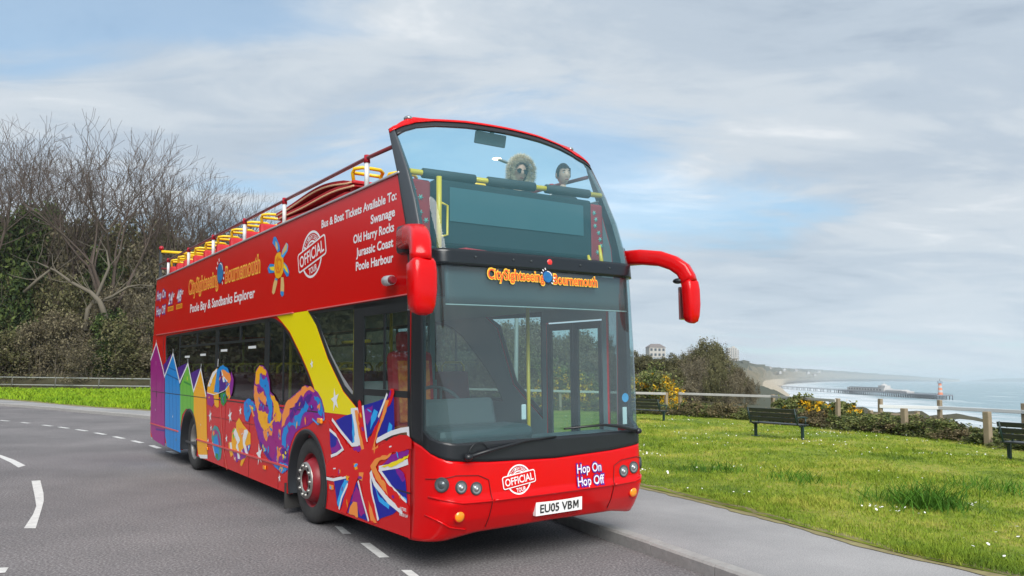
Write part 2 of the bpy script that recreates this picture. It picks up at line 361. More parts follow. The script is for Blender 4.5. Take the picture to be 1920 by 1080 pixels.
# markings
def marking(poly):
    P = [(x,y,.004) for x,y in poly]; b = MB(); b.add(P, [tuple(range(len(P)))]); o = b.build('road_marking', m_paint); return tag(o, kind='structure')
marking([(-9.97,15.51),(-9.2,14.72),(-8.47,13.89),(-8.40,13.58),(-9.0,14.30),(-9.68,15.05)])
marking([(-7.22,12.02),(-7.13,12.09),(-6.36,10.88),(-5.98,10.25),(-5.66,9.67),(-5.04,8.53),(-5.16,8.52),(-5.55,9.32),(-5.84,9.86),(-6.2,10.43)])
marking([(-4.36,6.86),(-4.27,6.88),(-4.19,6.71),(-4.24,6.68),(-4.33,6.74)])
for q in ([(-1.93,8.85),(-1.84,8.82),(-1.66,8.44),(-1.75,8.44)], [(-1.48,8.0),(-1.39,8.02),(-1.10,7.42),(-1.19,7.40)], [(-.93,6.96),(-.84,6.96),(-.56,6.36),(-.65,6.35)]): marking(q)
dl = [((-16.53,25.56),(-16.0,25.18)),((-15.3,24.7),(-14.84,24.35)),((-14.01,23.67),(-13.5,23.25)),((-13.11,22.95),(-12.58,22.49)),((-12.13,22.1),(-11.57,21.6)),((-11.05,21.05),(-10.52,20.53)),((-9.99,19.96),(-9.49,19.42)),((-9.02,18.9),(-8.53,18.34)),((-8.06,17.78),(-7.59,17.15)),((-7.15,16.6),(-6.75,16.05))]
for a, b in dl:
    d = Vector(b)-Vector(a); nr = Vector((-d.y,d.x)).normalized()*.06
    marking([(a[0]-nr.x,a[1]-nr.y),(b[0]-nr.x,b[1]-nr.y),(b[0]+nr.x,b[1]+nr.y),(a[0]+nr.x,a[1]+nr.y)])
# ------------------------------------------------------------------ coast: land, cliff, beach, sea
SEA = -20.0
m_land = M('cliff_scrub', (.04,.055,.035), .95, noise=(.012,.7,(.085,.08,.05),'World'))
m_cliff = M('sandstone_cliff', (.22,.18,.115), .95, noise=(.035,.85,(.06,.07,.04),'World'))
m_sand = M('sand', (.38,.32,.23), .9, noise=(.03,.4,(.31,.265,.19),'World'))
secs = []    # inland, cliff edge, cliff foot, shore
for ex, ey in [(13,-120),(16,-30),(16.5,0),(16,10),(14.6,17),(13.2,25),(13.5,38),(17,50),(26,75),(42,130),(62,220),(82,340)]:
    secs.append((Vector((-420, ey*1.0+30, -.06)), Vector((ex, ey, -.06)), Vector((ex+26, ey-6, -15)), Vector((ex+66, ey-14, SEA-.4))))
for sh, ft, ed, inl in [((1490,752),(1430,724,740),(1372,678,760),(1150,690,800)), ((1480,739.5),(1432,716,1080),(1396,680,1100),(1200,688,1160)), ((1470,731),(1438,713,1420),(1418,684,1450),(1250,686,1520)),
    ((1467,723),(1462,710.5,2050),(1450,689.5,2100),(1300,690,2250)), ((1490,718.2),(1512,709,3150),(1500,692,3200),(1350,693,3400)), ((1560,715.2),(1565,710,4600),(1556,694.5,4700),(1400,697,5000)),
    ((1640,714.8),(1640,711,5600),(1632,700,5700),(1500,702,6000)), ((1715,715.2),(1717,711.5,6700),(1710,705,6800),(1600,706,7200)), ((1800,715.8),(1800,712.2,7600),(1795,710.5,7700),(1700,710,8000))]:
    S = gpt(sh[0], sh[1], SEA-.4)
    secs.append((dpt(*inl), dpt(*ed), dpt(*ft), S))
n_s = len(secs); vs = []; fs = []; mi = []; SUB = 14
cols = [(0,.5),(0,.9),(0,1.0)]
T2 = np.linspace(0, n_s-1, (n_s-1)*SUB+1)
rows = []
for k in range(4): rows.append(resample([tuple(s[k]) for s in secs], len(T2)))
I_, E_, F_, S_ = rows
lay = [I_, I_*.5+E_*.5, I_*.12+E_*.88, E_, E_*.72+F_*.28, E_*.45+F_*.55, F_*.85+E_*.15, F_, F_*.6+S_*.4, S_]
ncol = len(lay); V = np.stack(lay, 1); amp = np.clip((V[:,:,1]-90)/800, 0, 1)
V[:,2:7,2] += (rng.random((len(T2),5))-.5)*amp[:,2:7]*7; V[:,3:6,0] += (rng.random((len(T2),3))-.5)*amp[:,3:6]*26
fl = []; mi = []
for i in range(len(T2)-1):
    for j in range(ncol-1):
        fl.append((i*ncol+j, i*ncol+j+1, (i+1)*ncol+j+1, (i+1)*ncol+j)); mi.append(0 if j < 4 else 1 if j < 7 else 2)
tag(link('ground', fast_mesh('ground', V.reshape(-1,3), np.array(fl), [m_land, m_cliff, m_sand], mi)), kind='structure')
# sea
m_sea = M('sea_water', (.125,.25,.29), .25, spec=.5); t = m_sea.node_tree; p = t.nodes['Principled BSDF']
gpos = t.nodes.new('ShaderNodeNewGeometry').outputs['Position']
at = t.nodes.new('ShaderNodeAttribute'); at.attribute_name = 'foam'
mp = t.nodes.new('ShaderNodeMapping'); mp.inputs['Scale'].default_value = (.020,.0075,1); mp.inputs['Rotation'].default_value = (0,0,.42); t.links.new(gpos, mp.inputs[0])
nz = t.nodes.new('ShaderNodeTexNoise'); nz.inputs['Scale'].default_value = 1.0; nz.inputs['Detail'].default_value = 7; nz.inputs['Roughness'].default_value = .62; t.links.new(mp.outputs[0], nz.inputs['Vector'])
ad = t.nodes.new('ShaderNodeMath'); ad.operation = 'MULTIPLY_ADD'; ad.inputs[1].default_value = .5; t.links.new(at.outputs['Fac'], ad.inputs[0]); t.links.new(nz.outputs['Fac'], ad.inputs[2])
fr = t.nodes.new('ShaderNodeValToRGB'); fr.color_ramp.elements[0].position = .60; fr.color_ramp.elements[0].color = (.12,.245,.285,1); fr.color_ramp.elements[1].position = .84; fr.color_ramp.elements[1].color = (.72,.75,.76,1); t.links.new(ad.outputs[0], fr.inputs[0]); t.links.new(fr.outputs[0], p.inputs['Base Color'])
bn = t.nodes.new('ShaderNodeTexNoise'); bn.inputs['Scale'].default_value = .35; bn.inputs['Detail'].default_value = 4; t.links.new(gpos, bn.inputs['Vector'])
bb = t.nodes.new('ShaderNodeBump'); bb.inputs['Strength'].default_value = .5; bb.inputs['Distance'].default_value = .8; t.links.new(bn.outputs['Fac'], bb.inputs['Height']); t.links.new(bb.outputs[0], p.inputs['Normal'])
sh = S_[:, :2]; wx = np.array([-60,20,90,190,330,520,900,1700,3500,9000])
sv = []; fo = []
for i in range(len(sh)):
    d = np.array([1.0,-.35]); d /= np.linalg.norm(d)
    for w in wx: sv.append((sh[i,0]+d[0]*w, sh[i,1]+d[1]*w, SEA)); fo.append(max(0, .72-max(w,0)/300.0) if w < 520 else 0)
nw = len(wx); fl = [(i*nw+j, i*nw+j+1, (i+1)*nw+j+1, (i+1)*nw+j) for i in range(len(sh)-1) for j in range(nw-1)]
me = fast_mesh('sea', np.array(sv), np.array(fl), [m_sea]); a = me.attributes.new('foam','FLOAT','POINT'); a.data.foreach_set('value', np.array(fo, np.float32))
sea_near = tag(link('sea', me), kind='structure')
# far sea beyond the coast sheet, a hand lower so the two never share a plane
b = MB(); b.add([(-2000,7000,SEA-.25),(11500,3000,SEA-.25),(11500,11500,SEA-.25),(-2000,11500,SEA-.25)], [(0,1,2,3)]); tag(b.build('sea', m_sea), kind='structure')
b = MB(); b.add([(60,-400,SEA-.3),(11500,-400,SEA-.3),(11500,3000,SEA-.3),(60,1500,SEA-.3)], [(0,1,2,3)]); tag(b.build('sea', m_sea), kind='structure')
# far headland across the bay
hp = []; hb = MB()
for i in range(25):
    px_ = 1842+i*9; top = dpt(px_, 712.4-3.0*math.sin(PI*min(1,i/14))**.7+random.uniform(-.3,.3), 9000); hp.append(top)
vs = [(p.x,p.y,SEA-1) for p in hp]+[tuple(p) for p in hp]+[(p.x+150,p.y+700,SEA-1) for p in hp]; n = len(hp)
hb.add(vs, [(i,i+1,n+i+1,n+i) for i in range(n-1)]+[(n+i,n+i+1,2*n+i+1,2*n+i) for i in range(n-1)])
tag(hb.build('headland', m_land), kind='structure')
# wooded bank on the left, scrub mound on the right (bare earth under the plants)
m_earth = M('leaf_litter', (.075,.062,.036), .97, noise=(.6,.7,(.035,.045,.018),'World'))
def heightmound(name, x0,x1,y0,y1, f, n=60):
    X, Y = np.meshgrid(np.linspace(x0,x1,n), np.linspace(y0,y1,n)); Z = f(X,Y)+(vnoise(X,Y,.5,9)-.5)*.5; vs = np.stack([X.ravel(),Y.ravel(),Z.ravel()],1)
    fs = [(j*n+i, j*n+i+1, (j+1)*n+i+1, (j+1)*n+i) for j in range(n-1) for i in range(n-1)]
    return tag(link(name, fast_mesh(name, vs, np.array(fs), [m_earth], smooth=True)), kind='structure')
def bank_h(X, Y): return -.35+np.clip((Y-(60.5+(-X-30)*.04))/22, 0, 1)**.8*9.0*np.clip((6-X)/26, .12, 1)
heightmound('hill', -95, 14, 58, 120, bank_h)
def mound_h(X, Y): return -.5+2.4*np.exp(-(((X-11.0)/3.6)**2+((Y-58)/7)**2))+1.9*np.exp(-(((X-3)/8)**2+((Y-58)/9)**2))
heightmound('hill', -14, 26, 42, 80, mound_h)
